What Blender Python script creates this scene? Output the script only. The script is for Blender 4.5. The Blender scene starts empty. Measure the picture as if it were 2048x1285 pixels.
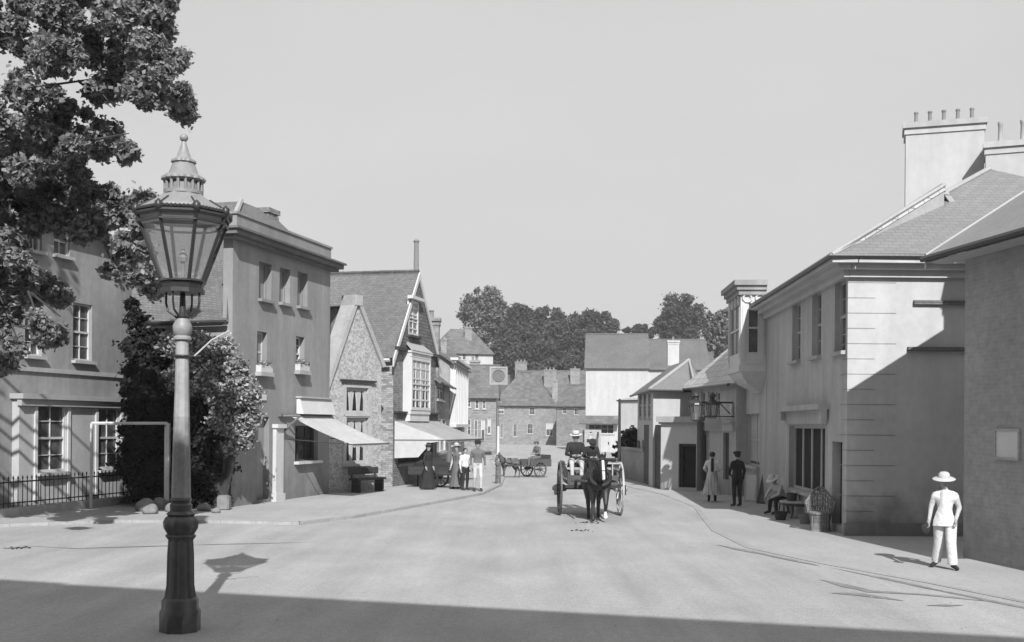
SKY_LO, SKY_HI, SUN, ALB, EXPO, HAZE = 4.6, 5.3, 4.7, 0.80, 0.47, 0.0005
import bpy, bmesh, math, random
import numpy as np
from mathutils import Vector, Matrix
random.seed(7)
C = bpy.context.scene.collection
R = math.radians
# ------------------------------------------------------------------ camera model of the place (metres)
F, U0, VH, CAMH, ROLL = 2200.0, 1024.0, 850.0, 2.45, 0.008
CR = Vector((math.cos(ROLL), 0, math.sin(ROLL))); CU = Vector((-math.sin(ROLL), 0, math.cos(ROLL)))
CAM = Vector((0, 0, CAMH))
def ray(u, v):
    return CR*((u-U0)/F) + Vector((0, 1, 0)) + CU*((VH-v)/F)
def at(u, v, Y): return CAM + ray(u, v)*Y
def G(u, v, z=0.0):
    d = ray(u, v); return CAM + d*((z-CAMH)/d.z)
def XY(u, Y, v=850): p = at(u, v, Y); return Vector((p.x, p.y))
# ------------------------------------------------------------------ materials (all grey: the place is known in grey)
def grey(name, v, rough=0.85, big=(0.35, 0.2), fine=(9, 0.15), streak=0.0, pat=None, pw=0.225, ph=0.075, pamp=0.3, bump=0.15, spec=0.3, pv=None, metal=0.0, island=0.0, translucent=0.0, damp=0.0, tracks=0.0, bdist=0.02):
    m = bpy.data.materials.new(name); m.use_nodes = True
    nt = m.node_tree; N = nt.nodes; L = nt.links
    bs = N['Principled BSDF']; out = N['Material Output']
    bs.inputs['Roughness'].default_value = rough
    bs.inputs['Specular IOR Level'].default_value = spec
    bs.inputs['Metallic'].default_value = metal
    geo = N.new('ShaderNodeNewGeometry'); uv = N.new('ShaderNodeUVMap'); uv.uv_map = 'UVMap'
    def math_(op, a, b):
        n = N.new('ShaderNodeMath'); n.operation = op
        for i, x in enumerate((a, b)):
            if isinstance(x, (int, float)): n.inputs[i].default_value = x
            else: L.new(x, n.inputs[i])
        return n.outputs[0]
    def noise(scale, amp, vec=None, detail=5, stretch=None):
        n = N.new('ShaderNodeTexNoise'); n.inputs['Scale'].default_value = scale; n.inputs['Detail'].default_value = detail; n.inputs['Roughness'].default_value = 0.62
        src = vec or geo.outputs['Position']
        if stretch:
            mp = N.new('ShaderNodeMapping'); mp.inputs['Scale'].default_value = stretch; L.new(src, mp.inputs['Vector']); src = mp.outputs[0]
        L.new(src, n.inputs['Vector'])
        mr = N.new('ShaderNodeMapRange'); mr.inputs['From Min'].default_value = 0.28; mr.inputs['From Max'].default_value = 0.72
        mr.inputs['To Min'].default_value = 1-amp; mr.inputs['To Max'].default_value = 1+amp
        L.new(n.outputs['Fac'], mr.inputs['Value']); return mr.outputs[0], n.outputs['Fac']
    v = v*ALB; val = v; h = None
    if pat in ('brick', 'tile', 'plank', 'ashlar'):
        b = N.new('ShaderNodeTexBrick'); L.new(uv.outputs[0], b.inputs['Vector'])
        b.inputs['Scale'].default_value = 1.0; b.inputs['Brick Width'].default_value = pw; b.inputs['Row Height'].default_value = ph
        b.offset = 0.5 if pat != 'plank' else 0.37
        b.inputs['Mortar Size'].default_value = {'brick': .008, 'tile': .012, 'plank': .006, 'ashlar': .012}[pat]
        b.inputs['Mortar Smooth'].default_value = 0.3
        b.inputs['Color1'].default_value = (1-pamp,)*3+(1,); b.inputs['Color2'].default_value = (1+pamp,)*3+(1,)
        mv = pv if pv is not None else 0.5
        b.inputs['Mortar'].default_value = (mv, mv, mv, 1)
        rb = N.new('ShaderNodeRGBToBW'); L.new(b.outputs['Color'], rb.inputs[0])
        val = math_('MULTIPLY', rb.outputs[0], v)
        h = math_('SUBTRACT', 1.0, b.outputs['Fac'])
        if pat == 'tile':      # each course steps out over the one below
            sx = N.new('ShaderNodeSeparateXYZ'); L.new(uv.outputs[0], sx.inputs[0])
            fr = math_('FRACT', math_('DIVIDE', sx.outputs[1], ph), 0.0)
            h = math_('SUBTRACT', h, fr)
    elif pat == 'flint':
        vo = N.new('ShaderNodeTexVoronoi'); vo.feature = 'F1'; vo.inputs['Scale'].default_value = 1/pw; L.new(geo.outputs['Position'], vo.inputs['Vector'])
        rb = N.new('ShaderNodeRGBToBW'); L.new(vo.outputs['Color'], rb.inputs[0])
        mr = N.new('ShaderNodeMapRange'); mr.inputs['To Min'].default_value = 1-pamp; mr.inputs['To Max'].default_value = 1+pamp; mr.inputs['From Min'].default_value=.2; mr.inputs['From Max'].default_value=.8
        L.new(rb.outputs[0], mr.inputs['Value'])
        ed = N.new('ShaderNodeTexVoronoi'); ed.feature = 'DISTANCE_TO_EDGE'; ed.inputs['Scale'].default_value = 1/pw; L.new(geo.outputs['Position'], ed.inputs['Vector'])
        e2 = N.new('ShaderNodeMapRange'); e2.inputs['From Max'].default_value = 0.12; e2.inputs['To Min'].default_value = pv or 1.3; e2.inputs['To Max'].default_value = 1.0
        L.new(ed.outputs[0], e2.inputs['Value'])
        val = math_('MULTIPLY', math_('MULTIPLY', mr.outputs[0], e2.outputs[0]), v); h = math_('MINIMUM', ed.outputs[0], 0.3)
    elif pat == 'stripe':
        sx = N.new('ShaderNodeSeparateXYZ'); L.new(uv.outputs[0], sx.inputs[0])
        fr = math_('FRACT', math_('DIVIDE', sx.outputs[0], pw), 0.0)
        st = math_('GREATER_THAN', fr, 0.5)
        val = math_('MULTIPLY', math_('ADD', math_('MULTIPLY', st, pamp), 1-pamp/2), v)
    if big[1]:
        a, _ = noise(big[0], big[1]); val = math_('MULTIPLY', val, a)
    if fine[1]:
        a, raw = noise(fine[0], fine[1], detail=6); val = math_('MULTIPLY', val, a)
        h = math_('ADD', math_('MULTIPLY', raw, 0.5), h) if h is not None else raw
    if streak:
        a, _ = noise(2.2, streak, stretch=(1, 1, 0.12)); val = math_('MULTIPLY', val, a)
    if damp:      # rising damp and splash stains along the foot of a wall, patchy
        sz = N.new('ShaderNodeSeparateXYZ'); L.new(geo.outputs['Position'], sz.inputs[0])
        _, raw = noise(1.3, .3, detail=6); hgt = math_('ADD', sz.outputs[2], math_('MULTIPLY', raw, -2.6))
        mr = N.new('ShaderNodeMapRange'); mr.inputs['From Min'].default_value = -1.15; mr.inputs['From Max'].default_value = -.25; mr.inputs['To Min'].default_value = 1-damp; mr.inputs['To Max'].default_value = 1
        L.new(hgt, mr.inputs['Value']); val = math_('MULTIPLY', val, mr.outputs[0])
        a, _ = noise(.55, damp*.35, detail=7, stretch=(1, 1, .45)); val = math_('MULTIPLY', val, a)
    if tracks:    # faint wheel tracks worn along the street, gritty patches
        a, _ = noise(1.5, tracks, detail=4, stretch=(1, .06, 1)); val = math_('MULTIPLY', val, a)
        a, _ = noise(.9, tracks, detail=8, stretch=(1, .5, 1)); val = math_('MULTIPLY', val, a)
        a, _ = noise(38, tracks*2.4, detail=5); val = math_('MULTIPLY', val, a)
    if island:
        mr = N.new('ShaderNodeMapRange'); mr.inputs['To Min'].default_value = 1-island; mr.inputs['To Max'].default_value = 1+island
        L.new(geo.outputs['Random Per Island'], mr.inputs['Value']); val = math_('MULTIPLY', val, mr.outputs[0])
    cc = N.new('ShaderNodeCombineColor')
    for i in range(3):
        if isinstance(val, (int, float)): cc.inputs[i].default_value = val
        else: L.new(val, cc.inputs[i])
    L.new(cc.outputs[0], bs.inputs['Base Color'])
    if bump and h is not None:
        bp = N.new('ShaderNodeBump'); bp.inputs['Strength'].default_value = bump; bp.inputs['Distance'].default_value = bdist
        L.new(h, bp.inputs['Height']); L.new(bp.outputs[0], bs.inputs['Normal'])
    if translucent:
        tr = N.new('ShaderNodeBsdfTranslucent'); L.new(cc.outputs[0], tr.inputs['Color'])
        mx = N.new('ShaderNodeMixShader'); mx.inputs[0].default_value = translucent
        L.new(bs.outputs[0], mx.inputs[1]); L.new(tr.outputs[0], mx.inputs[2]); L.new(mx.outputs[0], out.inputs['Surface'])
    return m
def glassy(name, tint=0.9, mixf=0.25):
    m = bpy.data.materials.new(name); m.use_nodes = True; nt = m.node_tree; N = nt.nodes
    N.remove(N['Principled BSDF'])
    t = N.new('ShaderNodeBsdfTransparent'); t.inputs[0].default_value = (tint, tint, tint, 1)
    g = N.new('ShaderNodeBsdfGlossy'); g.inputs['Roughness'].default_value = 0.12; g.inputs['Color'].default_value = (.75, .75, .75, 1)
    d = N.new('ShaderNodeBsdfDiffuse'); d.inputs[0].default_value = (.4, .4, .4, 1)
    m1 = N.new('ShaderNodeMixShader'); m1.inputs[0].default_value = mixf; m2 = N.new('ShaderNodeMixShader'); m2.inputs[0].default_value = 0.22
    nt.links.new(t.outputs[0], m1.inputs[1]); nt.links.new(g.outputs[0], m1.inputs[2])
    nt.links.new(m1.outputs[0], m2.inputs[1]); nt.links.new(d.outputs[0], m2.inputs[2]); nt.links.new(m2.outputs[0], N['Material Output'].inputs['Surface'])
    return m
# ------------------------------------------------------------------ object helpers
ORG = {}
def tag(o, label=None, cat=None, group=None, kind=None):
    if label: o['label'] = label
    if cat: o['category'] = cat
    if group: o['group'] = group
    if kind: o['kind'] = kind
    return o
def root(name, label, cat, loc=(0, 0, 0), rz=0, group=None, local=False):
    o = bpy.data.objects.new(name, None); C.objects.link(o); o.empty_display_size = 0.3
    o.location = loc; o.rotation_euler = (0, 0, rz); tag(o, label, cat, group)
    ORG[o.name] = Vector((0, 0, 0)) if local else Vector(loc)
    return o
def autouv(bm):
    uvl = bm.loops.layers.uv.get('UVMap') or bm.loops.layers.uv.new('UVMap')
    Z = Vector((0, 0, 1))
    for f in bm.faces:
        n = f.normal
        if abs(n.z) > 0.96 or n.length < .1:
            for l in f.loops: l[uvl].uv = (l.vert.co.x, l.vert.co.y)
        else:
            t = Z.cross(n).normalized(); w = n.cross(t)
            for l in f.loops: l[uvl].uv = (l.vert.co.dot(t), l.vert.co.dot(w))
def obj(name, bm, mat, parent=None, smooth=False, org=None, label=None):
    """link bm (world or parent-local coordinates) as one mesh object"""
    bm.normal_update(); autouv(bm)
    if parent is not None: o_ = ORG[parent.name]
    elif org is not None: o_ = Vector(org)
    else:
        xs = [v.co for v in bm.verts]
        o_ = Vector(((min(c.x for c in xs)+max(c.x for c in xs))/2, (min(c.y for c in xs)+max(c.y for c in xs))/2, min(c.z for c in xs)))
    me = bpy.data.meshes.new(name); bm.to_mesh(me); bm.free()
    if o_.length: me.transform(Matrix.Translation(-o_))
    mats = mat if isinstance(mat, (list, tuple)) else [mat]
    for m in mats: me.materials.append(m)
    if smooth:
        for p in me.polygons: p.use_smooth = True
        try: me.set_sharp_from_angle(angle=R(40))
        except Exception: pass
    o = bpy.data.objects.new(name, me); C.objects.link(o); ORG[o.name] = o_
    if parent is not None: o.parent = parent
    else: o.location = o_
    if label: o['label'] = label
    return o
def NB(): return bmesh.new()
def face(bm, pts, mi=0):
    f = bm.faces.new([bm.verts.new(Vector(p)) for p in pts]); f.material_index = mi; return f
def hexa(bm, p, mi=0):
    """p: 8 points, bottom ring 0-3, top ring 4-7"""
    vs = [bm.verts.new(Vector(q)) for q in p]
    fs = []
    for idx in ((3, 2, 1, 0), (4, 5, 6, 7), (0, 1, 5, 4), (1, 2, 6, 5), (2, 3, 7, 6), (3, 0, 4, 7)):
        f = bm.faces.new([vs[i] for i in idx]); f.material_index = mi; fs.append(f)
    bmesh.ops.recalc_face_normals(bm, faces=fs)
    return vs
def box(bm, x0, x1, y0, y1, z0, z1, mi=0):
    return hexa(bm, [(x0, y0, z0), (x1, y0, z0), (x1, y1, z0), (x0, y1, z0), (x0, y0, z1), (x1, y0, z1), (x1, y1, z1), (x0, y1, z1)], mi)
def obox(bm, c, dx, hx, dy, hy, z0, z1, mi=0):
    """box about 2D centre c with axis dx (half hx) and dy (half hy)"""
    c = Vector(c[:2]); dx = Vector(dx[:2]).normalized()*hx; dy = Vector(dy[:2]).normalized()*hy
    q = [c-dx-dy, c+dx-dy, c+dx+dy, c-dx+dy]
    return hexa(bm, [(p.x, p.y, z0) for p in q]+[(p.x, p.y, z1) for p in q], mi)
def slab(bm, pts, t=0.08, mi=0):
    pts = [Vector(p) for p in pts]
    n = (pts[1]-pts[0]).cross(pts[2]-pts[0]).normalized()
    if n.z < 0: n = -n
    lo = [p-n*t for p in pts]; k = len(pts)
    a = [bm.verts.new(p) for p in pts]; b = [bm.verts.new(p) for p in lo]
    fs = [bm.faces.new(a), bm.faces.new(b[::-1])]
    for i in range(k): fs.append(bm.faces.new([a[i], b[i], b[(i+1) % k], a[(i+1) % k]]))
    for f in fs: f.material_index = mi
    bmesh.ops.recalc_face_normals(bm, faces=fs)
def prism(bm, pts2, z0, z1, mi=0):
    a = [bm.verts.new((p[0], p[1], z0)) for p in pts2]; b = [bm.verts.new((p[0], p[1], z1)) for p in pts2]; k = len(pts2)
    fs = [bm.faces.new(a[::-1]), bm.faces.new(b)]
    for i in range(k): fs.append(bm.faces.new([a[i], a[(i+1) % k], b[(i+1) % k], b[i]]))
    for f in fs: f.material_index = mi
    bmesh.ops.recalc_face_normals(bm, faces=fs)
def limb(bm, pts, rad, n=8, mi=0, cap=True, sq=None):
    """round-ended swept tube along pts"""
    pts = [Vector(p) for p in pts]
    if not isinstance(rad, (list, tuple)): rad = [rad]*len(pts)
    t0 = (pts[1]-pts[0]).normalized(); t1 = (pts[-1]-pts[-2]).normalized()
    P = []; Rr = []
    if cap:
        for k in (0.95, 0.7, 0.35): P.append(pts[0]-t0*rad[0]*k); Rr.append(rad[0]*math.sqrt(1-k*k))
    P += pts; Rr += list(rad)
    if cap:
        for k in (0.35, 0.7, 0.95): P.append(pts[-1]+t1*rad[-1]*k); Rr.append(rad[-1]*math.sqrt(1-k*k))
    up = Vector((0, 0, 1)) if abs(t0.z) < 0.9 else Vector((1, 0, 0))
    x = t0.cross(up).normalized(); rings = []
    for i, p in enumerate(P):
        t = (P[min(i+1, len(P)-1)]-P[max(i-1, 0)]).normalized()
        x = (x-t*x.dot(t)).normalized(); y = t.cross(x)
        rings.append([bm.verts.new(p+(x*math.cos(2*math.pi*j/n)+y*math.sin(2*math.pi*j/n))*Rr[i]) for j in range(n)])
    fs = []
    for a, b in zip(rings, rings[1:]):
        for j in range(n): fs.append(bm.faces.new([a[j], a[(j+1) % n], b[(j+1) % n], b[j]]))
    fs.append(bm.faces.new(rings[0][::-1])); fs.append(bm.faces.new(rings[-1]))
    for f in fs: f.material_index = mi
def tube(bm, pts, r, n=6, mi=0): limb(bm, pts, r, n, mi, cap=False)
def lathe(bm, prof, n=16, c=(0, 0, 0), mi=0, sx=1, sy=1, wob=None, rot=0):
    """prof: (r, z) from bottom to top"""
    c = Vector(c); rings = []
    for r, z in prof:
        ring = []
        for j in range(n):
            a = 2*math.pi*j/n+rot; rr = max(r, 1e-4)*(wob(a, z) if wob else 1)
            ring.append(bm.verts.new(c+Vector((rr*math.cos(a)*sx, rr*math.sin(a)*sy, z))))
        rings.append(ring)
    fs = []
    for a, b in zip(rings, rings[1:]):
        for j in range(n): fs.append(bm.faces.new([a[j], a[(j+1) % n], b[(j+1) % n], b[j]]))
    fs.append(bm.faces.new(rings[0][::-1])); fs.append(bm.faces.new(rings[-1]))
    for f in fs: f.material_index = mi
def ring(bm, c, axis, Rm, r, n=24, k=6, mi=0):
    """torus"""
    axis = Vector(axis).normalized(); x = axis.orthogonal().normalized(); y = axis.cross(x); c = Vector(c); rs = []
    for i in range(n):
        a = 2*math.pi*i/n; d = x*math.cos(a)+y*math.sin(a)
        rs.append([bm.verts.new(c+d*(Rm+r*math.cos(2*math.pi*j/k))+axis*r*math.sin(2*math.pi*j/k)) for j in range(k)])
    for i in range(n):
        A = rs[i]; B = rs[(i+1) % n]
        for j in range(k): bm.faces.new([A[j], B[j], B[(j+1) % k], A[(j+1) % k]]).material_index = mi
def ball(bm, c, r, mi=0, s=(1, 1, 1), sub=2):
    g = bmesh.ops.create_icosphere(bm, subdivisions=sub, radius=r)
    for v in g['verts']: v.co = Vector((v.co.x*s[0], v.co.y*s[1], v.co.z*s[2]))+Vector(c)
    for f in {f for v in g['verts'] for f in v.link_faces}: f.material_index = mi
# ------------------------------------------------------------------ walls
class Wall:
    def __init__(s, A, B, flip=False):
        s.A = Vector(A[:2]); s.B = Vector(B[:2]); s.d = (s.B-s.A).normalized(); s.len = (s.B-s.A).length
        n = Vector((s.d.y, -s.d.x))
        if n.dot(-s.A) < 0: n = -n
        s.n = -n if flip else n
    def P(s, a, z, o=0.0):
        q = s.A+s.d*a+s.n*o; return Vector((q.x, q.y, z))
    def px(s, u, v):
        d = ray(u, v); n3 = Vector((s.n.x, s.n.y, 0)); A3 = Vector((s.A.x, s.A.y, 0))
        t = (A3-CAM).dot(n3)/d.dot(n3); p = CAM+d*t
        return (Vector((p.x, p.y))-s.A).dot(s.d), p.z
    def rect(s, u0, v0, u1, v1):
        vm, um = (v0+v1)/2, (u0+u1)/2
        a0 = s.px(u0, vm)[0]; a1 = s.px(u1, vm)[0]
        return (min(a0, a1), max(a0, a1), s.px(um, v1)[1], s.px(um, v0)[1])
    def box(s, bm, a0, a1, z0, z1, o0, o1, mi=0):
        return hexa(bm, [s.P(a0, z0, o0), s.P(a1, z0, o0), s.P(a1, z0, o1), s.P(a0, z0, o1), s.P(a0, z1, o0), s.P(a1, z1, o0), s.P(a1, z1, o1), s.P(a0, z1, o1)], mi)
def wallgrid(bm, W, a0, a1, z0, z1, holes=(), depth=0.14, cuts=(), mi=0):
    """front face with openings and their reveals; cuts: (a,z,a2,z2) lines, all above/left of which is cut away"""
    b = NB()
    A = sorted({a0, a1, *[min(max(x, a0), a1) for h in holes for x in h[:2]]}); Zs = sorted({z0, z1, *[min(max(x, z0), z1) for h in holes for x in h[2:4]]})
    n3 = Vector((W.n.x, W.n.y, 0))
    def q(pts):
        f = b.faces.new([b.verts.new(p) for p in pts]); f.normal_update(); f.material_index = mi; return f
    for x0, x1 in zip(A, A[1:]):
        for y0, y1 in zip(Zs, Zs[1:]):
            cx, cy = (x0+x1)/2, (y0+y1)/2
            if any(h[0] < cx < h[1] and h[2] < cy < h[3] for h in holes): continue
            f = q([W.P(x0, y0), W.P(x1, y0), W.P(x1, y1), W.P(x0, y1)])
            if f.normal.dot(n3) < 0: f.normal_flip()
    for h in holes:
        x0, x1, y0, y1 = h[:4]; D = -depth
        for s_ in (((x0, y0), (x0, y1)), ((x1, y1), (x1, y0)), ((x0, y1), (x1, y1)), ((x1, y0), (x0, y0))):
            (p, r), (p2, r2) = s_
            q([W.P(p, r), W.P(p2, r2), W.P(p2, r2, D), W.P(p, r, D)])
    for (p, r, p2, r2) in cuts:
        dd = Vector((p2-p, r2-r)).normalized(); na, nz = -dd.y, dd.x
        no = Vector((W.d.x*na, W.d.y*na, nz))
        bmesh.ops.bisect_plane(b, geom=b.verts[:]+b.edges[:]+b.faces[:], plane_co=W.P(p, r), plane_no=no, clear_outer=True)
    me = bpy.data.meshes.new('t'); b.to_mesh(me); b.free(); bm.from_mesh(me); bpy.data.meshes.remove(me)
def house_walls(W, a0, a1, z1, depth, holes=(), z0=-0.2, rdep=0.14, cuts=()):
    """front with openings plus plain flanks and back, as one bmesh"""
    bm = NB(); wallgrid(bm, W, a0, a1, z0, z1, holes, rdep, cuts)
    def side(a):
        face(bm, [W.P(a, z0), W.P(a, z1), W.P(a, z1, -depth), W.P(a, z0, -depth)])
    if not cuts: side(a0); side(a1); face(bm, [W.P(a0, z0, -depth), W.P(a1, z0, -depth), W.P(a1, z1, -depth), W.P(a0, z1, -depth)])
    return bm
def window(parent, W, h, nx=2, ny=4, rdep=0.14, fm=None, pm=None, sash=True, blind=0.0, sill=0.08, sillm=None, fw=0.055, bar=0.022, blindm=None, bwid=1.0, name='window'):
    a0, a1, z0, z1 = h[:4]; D = -rdep
    bm = NB(); e = 0.003
    W.box(bm, a0+e, a0+fw, z0+e, z1-e, D, D+.07); W.box(bm, a1-fw, a1-e, z0+e, z1-e, D, D+.07)
    W.box(bm, a0+fw, a1-fw, z0+e, z0+fw, D, D+.07); W.box(bm, a0+fw, a1-fw, z1-fw, z1-e, D, D+.07)
    if sash:
        zm = (z0+z1)/2; W.box(bm, a0+fw, a1-fw, zm-.03, zm+.03, D, D+.06)
    for i in range(1, nx):
        x = a0+(a1-a0)*i/nx; W.box(bm, x-bar/2, x+bar/2, z0+fw, z1-fw, D+.005, D+.045)
    for i in range(1, ny):
        if sash and i*2 == ny: continue
        z = z0+(z1-z0)*i/ny; W.box(bm, a0+fw, a1-fw, z-bar/2, z+bar/2, D+.007, D+.043)
    w = obj(name, bm, fm or M['white_paint'], parent)
    b = NB(); W.box(b, a0+.01, a1-.01, z0+.01, z1-.01, D-.03, D+.012); obj('pane', b, pm or M['glass_dark'], w)
    if blind > 0:
        b = NB(); zb = z1-fw-(z1-z0-2*fw)*blind
        W.box(b, a0+fw, a0+fw+(a1-a0-2*fw)*bwid, zb, z1-fw, D+.013, D+.02); obj('blind', b, blindm or M['blind'], w)
    if sill:
        b = NB(); W.box(b, a0-.06, a1+.06, z0-.09, z0-.004, -.02, sill); obj('sill', b, sillm or M['stone'], w)
    return w
def gutter(parent, p, q, r=0.05, m=None, name='gutter'):
    b = NB(); tube(b, [p, q], r, 6); return obj(name, b, m or M['iron'], parent)
def ridge(parent, p, q, r=0.09, m=None):
    b = NB(); n = max(2, int((Vector(q)-Vector(p)).length/0.45)); p = Vector(p); q = Vector(q)
    for i in range(n):
        limb(b, [p.lerp(q, i/n), p.lerp(q, (i+1)/n)], [r, r*.93], 6, cap=False)
    return obj('ridge', b, m or M['tile_dark'], parent)
def chimney(parent, c, hx, hy, z0, z1, dx, m, npots=2, capm=None, poth=0.4, potm=None, flare=0.07, potr=1.0):
    """c 2D centre; dx 2D direction of the long side"""
    dx = Vector(dx[:2]).normalized(); dy = Vector((-dx.y, dx.x)); b = NB()
    obox(b, c, dx, hx, dy, hy, z0, z1-.34); obox(b, c, dx, hx+flare*.5, dy, hy+flare*.5, z1-.34, z1-.22); obox(b, c, dx, hx+.0, dy, hy+.0, z1-.22, z1-.16)
    o = obj('chimney', b, m, parent)
    b = NB(); obox(b, c, dx, hx+flare, dy, hy+flare, z1-.16, z1); obj('cap', b, capm or m, o)
    for i in range(npots):
        k = (i+.5)/npots*2-1; p = Vector(c[:2])+dx*hx*k*.9; b = NB()
        lathe(b, [(.13*potr, z1), (.11*potr, z1+.06), (.095*potr, z1+poth*.85), (.12*potr, z1+poth*.88), (.12*potr, z1+poth)], 10, (p.x, p.y, 0)); obj('chimney_pot', b, potm or M['terracotta'], o, smooth=True)
    return o
# ------------------------------------------------------------------ foliage
def leaves(name, clumps, mat, parent, n, size, seed=1, flat=(1, 1, .85), shell=0.55, droop=0.0, org=None):
    """many small leaf faces filling clumps [(centre, radius)]"""
    rng = np.random.default_rng(seed)
    c = np.array([list(k[0]) for k in clumps]); r = np.array([k[1] for k in clumps], float)
    w = r**2.2; w /= w.sum(); idx = rng.choice(len(r), n, p=w)
    d = rng.normal(size=(n, 3)); d /= np.linalg.norm(d, axis=1)[:, None]
    rad = (shell+(1-shell)*rng.random(n)**.6)*(1+.28*np.abs(rng.normal(size=n))*(rng.random(n) < .35))
    rad *= 1+0.25*np.sin(d[:, 0]*5+idx)*np.cos(d[:, 2]*6+idx*2)
    pos = c[idx]+d*(r[idx]*rad)[:, None]*np.array(flat)
    nr = d*0.35+rng.normal(size=(n, 3))*0.6+np.array([0, 0, 0.5]); nr /= np.linalg.norm(nr, axis=1)[:, None]
    t = np.cross(nr, rng.normal(size=(n, 3))); t /= np.linalg.norm(t, axis=1)[:, None]; b = np.cross(nr, t)
    s = size*(0.6+0.8*rng.random(n))[:, None]; l = t*s; q = b*s*0.62
    V = np.stack([pos-l, pos-q-l*.1+nr*s*.12, pos+l, pos+q-l*.1+nr*s*.12], 1).reshape(-1, 3)
    if org is None: org = ORG[parent.name]
    V = V-np.array(org)
    me = bpy.data.meshes.new(name); me.vertices.add(4*n); me.vertices.foreach_set('co', V.ravel())
    me.loops.add(4*n); me.loops.foreach_set('vertex_index', np.arange(4*n)); me.polygons.add(n)
    me.polygons.foreach_set('loop_start', np.arange(n)*4); me.polygons.foreach_set('loop_total', np.full(n, 4)); me.update(calc_edges=True)
    me.materials.append(mat); o = bpy.data.objects.new(name, me); C.objects.link(o); o.parent = parent; ORG[o.name] = Vector(org)
    return o
M = {}
# ------------------------------------------------------------------ material set
M['road'] = grey('road_dust', .385, .95, big=(.22, .10), fine=(11, .11), bump=.8, tracks=.11, bdist=.012)
M['path'] = grey('path_dust', .405, .95, big=(.3, .10), fine=(11, .10), bump=.4, tracks=.06, bdist=.012)
M['kerb'] = grey('kerb_stone', .37, .95, big=(.8, .12), fine=(10, .15), pat='ashlar', pw=.9, ph=5, pamp=.06, pv=.75)
M['earth'] = grey('rut_earth', .25, .95, big=(.8, .25), fine=(8, .25))
M['grass'] = grey('hill_grass', .10, .95, big=(.05, .3), fine=(1, .3))
M['stucco'] = grey('grey_stucco', .285, .9, big=(.3, .13), fine=(5, .09), streak=.16, bump=.12, damp=.28)
M['stucco_house'] = grey('house_stucco', .32, .9, big=(.35, .16), fine=(5, .1), streak=.2, bump=.12, damp=.35)
M['stucco_right'] = grey('smooth_render', .46, .9, big=(.25, .1), fine=(5, .08), streak=.16, bump=.12, damp=.3)
M['render_side'] = grey('side_render', .52, .9, big=(.3, .07), fine=(6, .06), streak=.07, bump=.14, damp=.5)
M['white_render'] = grey('white_render', .50, .9, big=(.3, .08), fine=(4, .06), streak=.1, bump=.1)
M['cream_render'] = grey('cream_render', .50, .9, big=(.2, .08), fine=(4, .06), streak=.08, bump=.1)
M['brick'] = grey('red_brick', .20, .9, big=(.4, .16), fine=(7, .12), pat='brick', pamp=.35, pv=1.6, bump=.4)
M['brick_dark'] = grey('dark_brick', .36, .9, big=(.4, .16), fine=(7, .14), pat='brick', pw=.225, ph=.075, pamp=.06, pv=1.08, bump=.12, damp=.25)
M['brick_pale_lit'] = grey('pale_lit_brick', .33, .9, big=(.4, .14), fine=(7, .15), pat='brick', pamp=.4, pv=.6, bump=.4)
M['brick_far'] = grey('far_brick', .25, .9, big=(.3, .16), fine=(2, .12), pat='brick', pw=.3, ph=.1, pamp=.22, pv=1.2, bump=.2)
M['flint'] = grey('knapped_flint', .38, .75, big=(.4, .12), fine=(12, .1), pat='flint', pw=.06, pamp=.27, pv=1.2, bump=.4)
M['tile'] = grey('clay_tile', .17, .85, big=(.35, .18), fine=(6, .14), pat='tile', pw=.165, ph=.10, pamp=.14, pv=.7, bump=.5)
M['tile_hung'] = grey('hung_tile', .15, .85, big=(.35, .16), fine=(6, .12), pat='tile', pw=.19, ph=.13, pamp=.25, bump=.6)
M['tile_dark'] = grey('dark_tile', .13, .85, big=(.35, .2), fine=(5, .14), pat='tile', pw=.22, ph=.15, pamp=.3, bump=.6)
M['slate'] = grey('slate', .22, .38, big=(.35, .1), fine=(6, .08), pat='tile', pw=.26, ph=.17, pamp=.07, pv=.72, bump=.25, spec=.5)
M['slate_lit'] = grey('lit_slate', .48, .5, big=(.35, .1), fine=(6, .08), pat='tile', pw=.4, ph=.34, pamp=.14, pv=.35, bump=.4, spec=.5)  # slate made paler; sun and sky sheen put into the colour
M['tile_far'] = grey('far_tile', .15, .9, big=(.2, .2), fine=(1.5, .14), pat='tile', pw=.5, ph=.4, pamp=.2, bump=.3)
M['stone'] = grey('cut_stone', .42, .9, big=(.6, .14), fine=(9, .12), streak=.12)
M['lead'] = grey('lead', .40, .5, big=(.6, .12), fine=(8, .1))
M['white_paint'] = grey('white_paint', .62, .5, big=(.8, .1), fine=(14, .06), streak=.06, bump=.05)
M['grey_paint'] = grey('grey_paint', .48, .5, big=(.8, .12), fine=(14, .08), streak=.06, bump=.05)
M['blind'] = grey('linen_blind', .48, .9, big=(1, .1), fine=(9, .08))
M['board'] = grey('boarded_panel', .27, .9, big=(1, .1), fine=(9, .08), streak=.1)
M['dark_wood'] = grey('dark_wood', .05, .6, big=(1, .2), fine=(12, .25), pat='plank', pw=3, ph=.13, pamp=.25, pv=.4)
M['mid_wood'] = grey('weathered_wood', .16, .8, big=(1, .2), fine=(12, .25), pat='plank', pw=3, ph=.12, pamp=.25, pv=.4)
M['pale_wood'] = grey('pale_wood', .42, .75, big=(1, .15), fine=(12, .2))
M['wicker'] = grey('wicker', .46, .8, big=(2, .12), fine=(30, .3), pat='brick', pw=.06, ph=.022, pamp=.3, pv=.3, bump=.5)
M['iron'] = grey('painted_iron', .035, .42, big=(1, .2), fine=(14, .2), spec=.5)
M['lamp_iron'] = grey('lamp_paint', .075, .36, big=(1.5, .25), fine=(16, .25), streak=.2, spec=.5, bump=.1)
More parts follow.
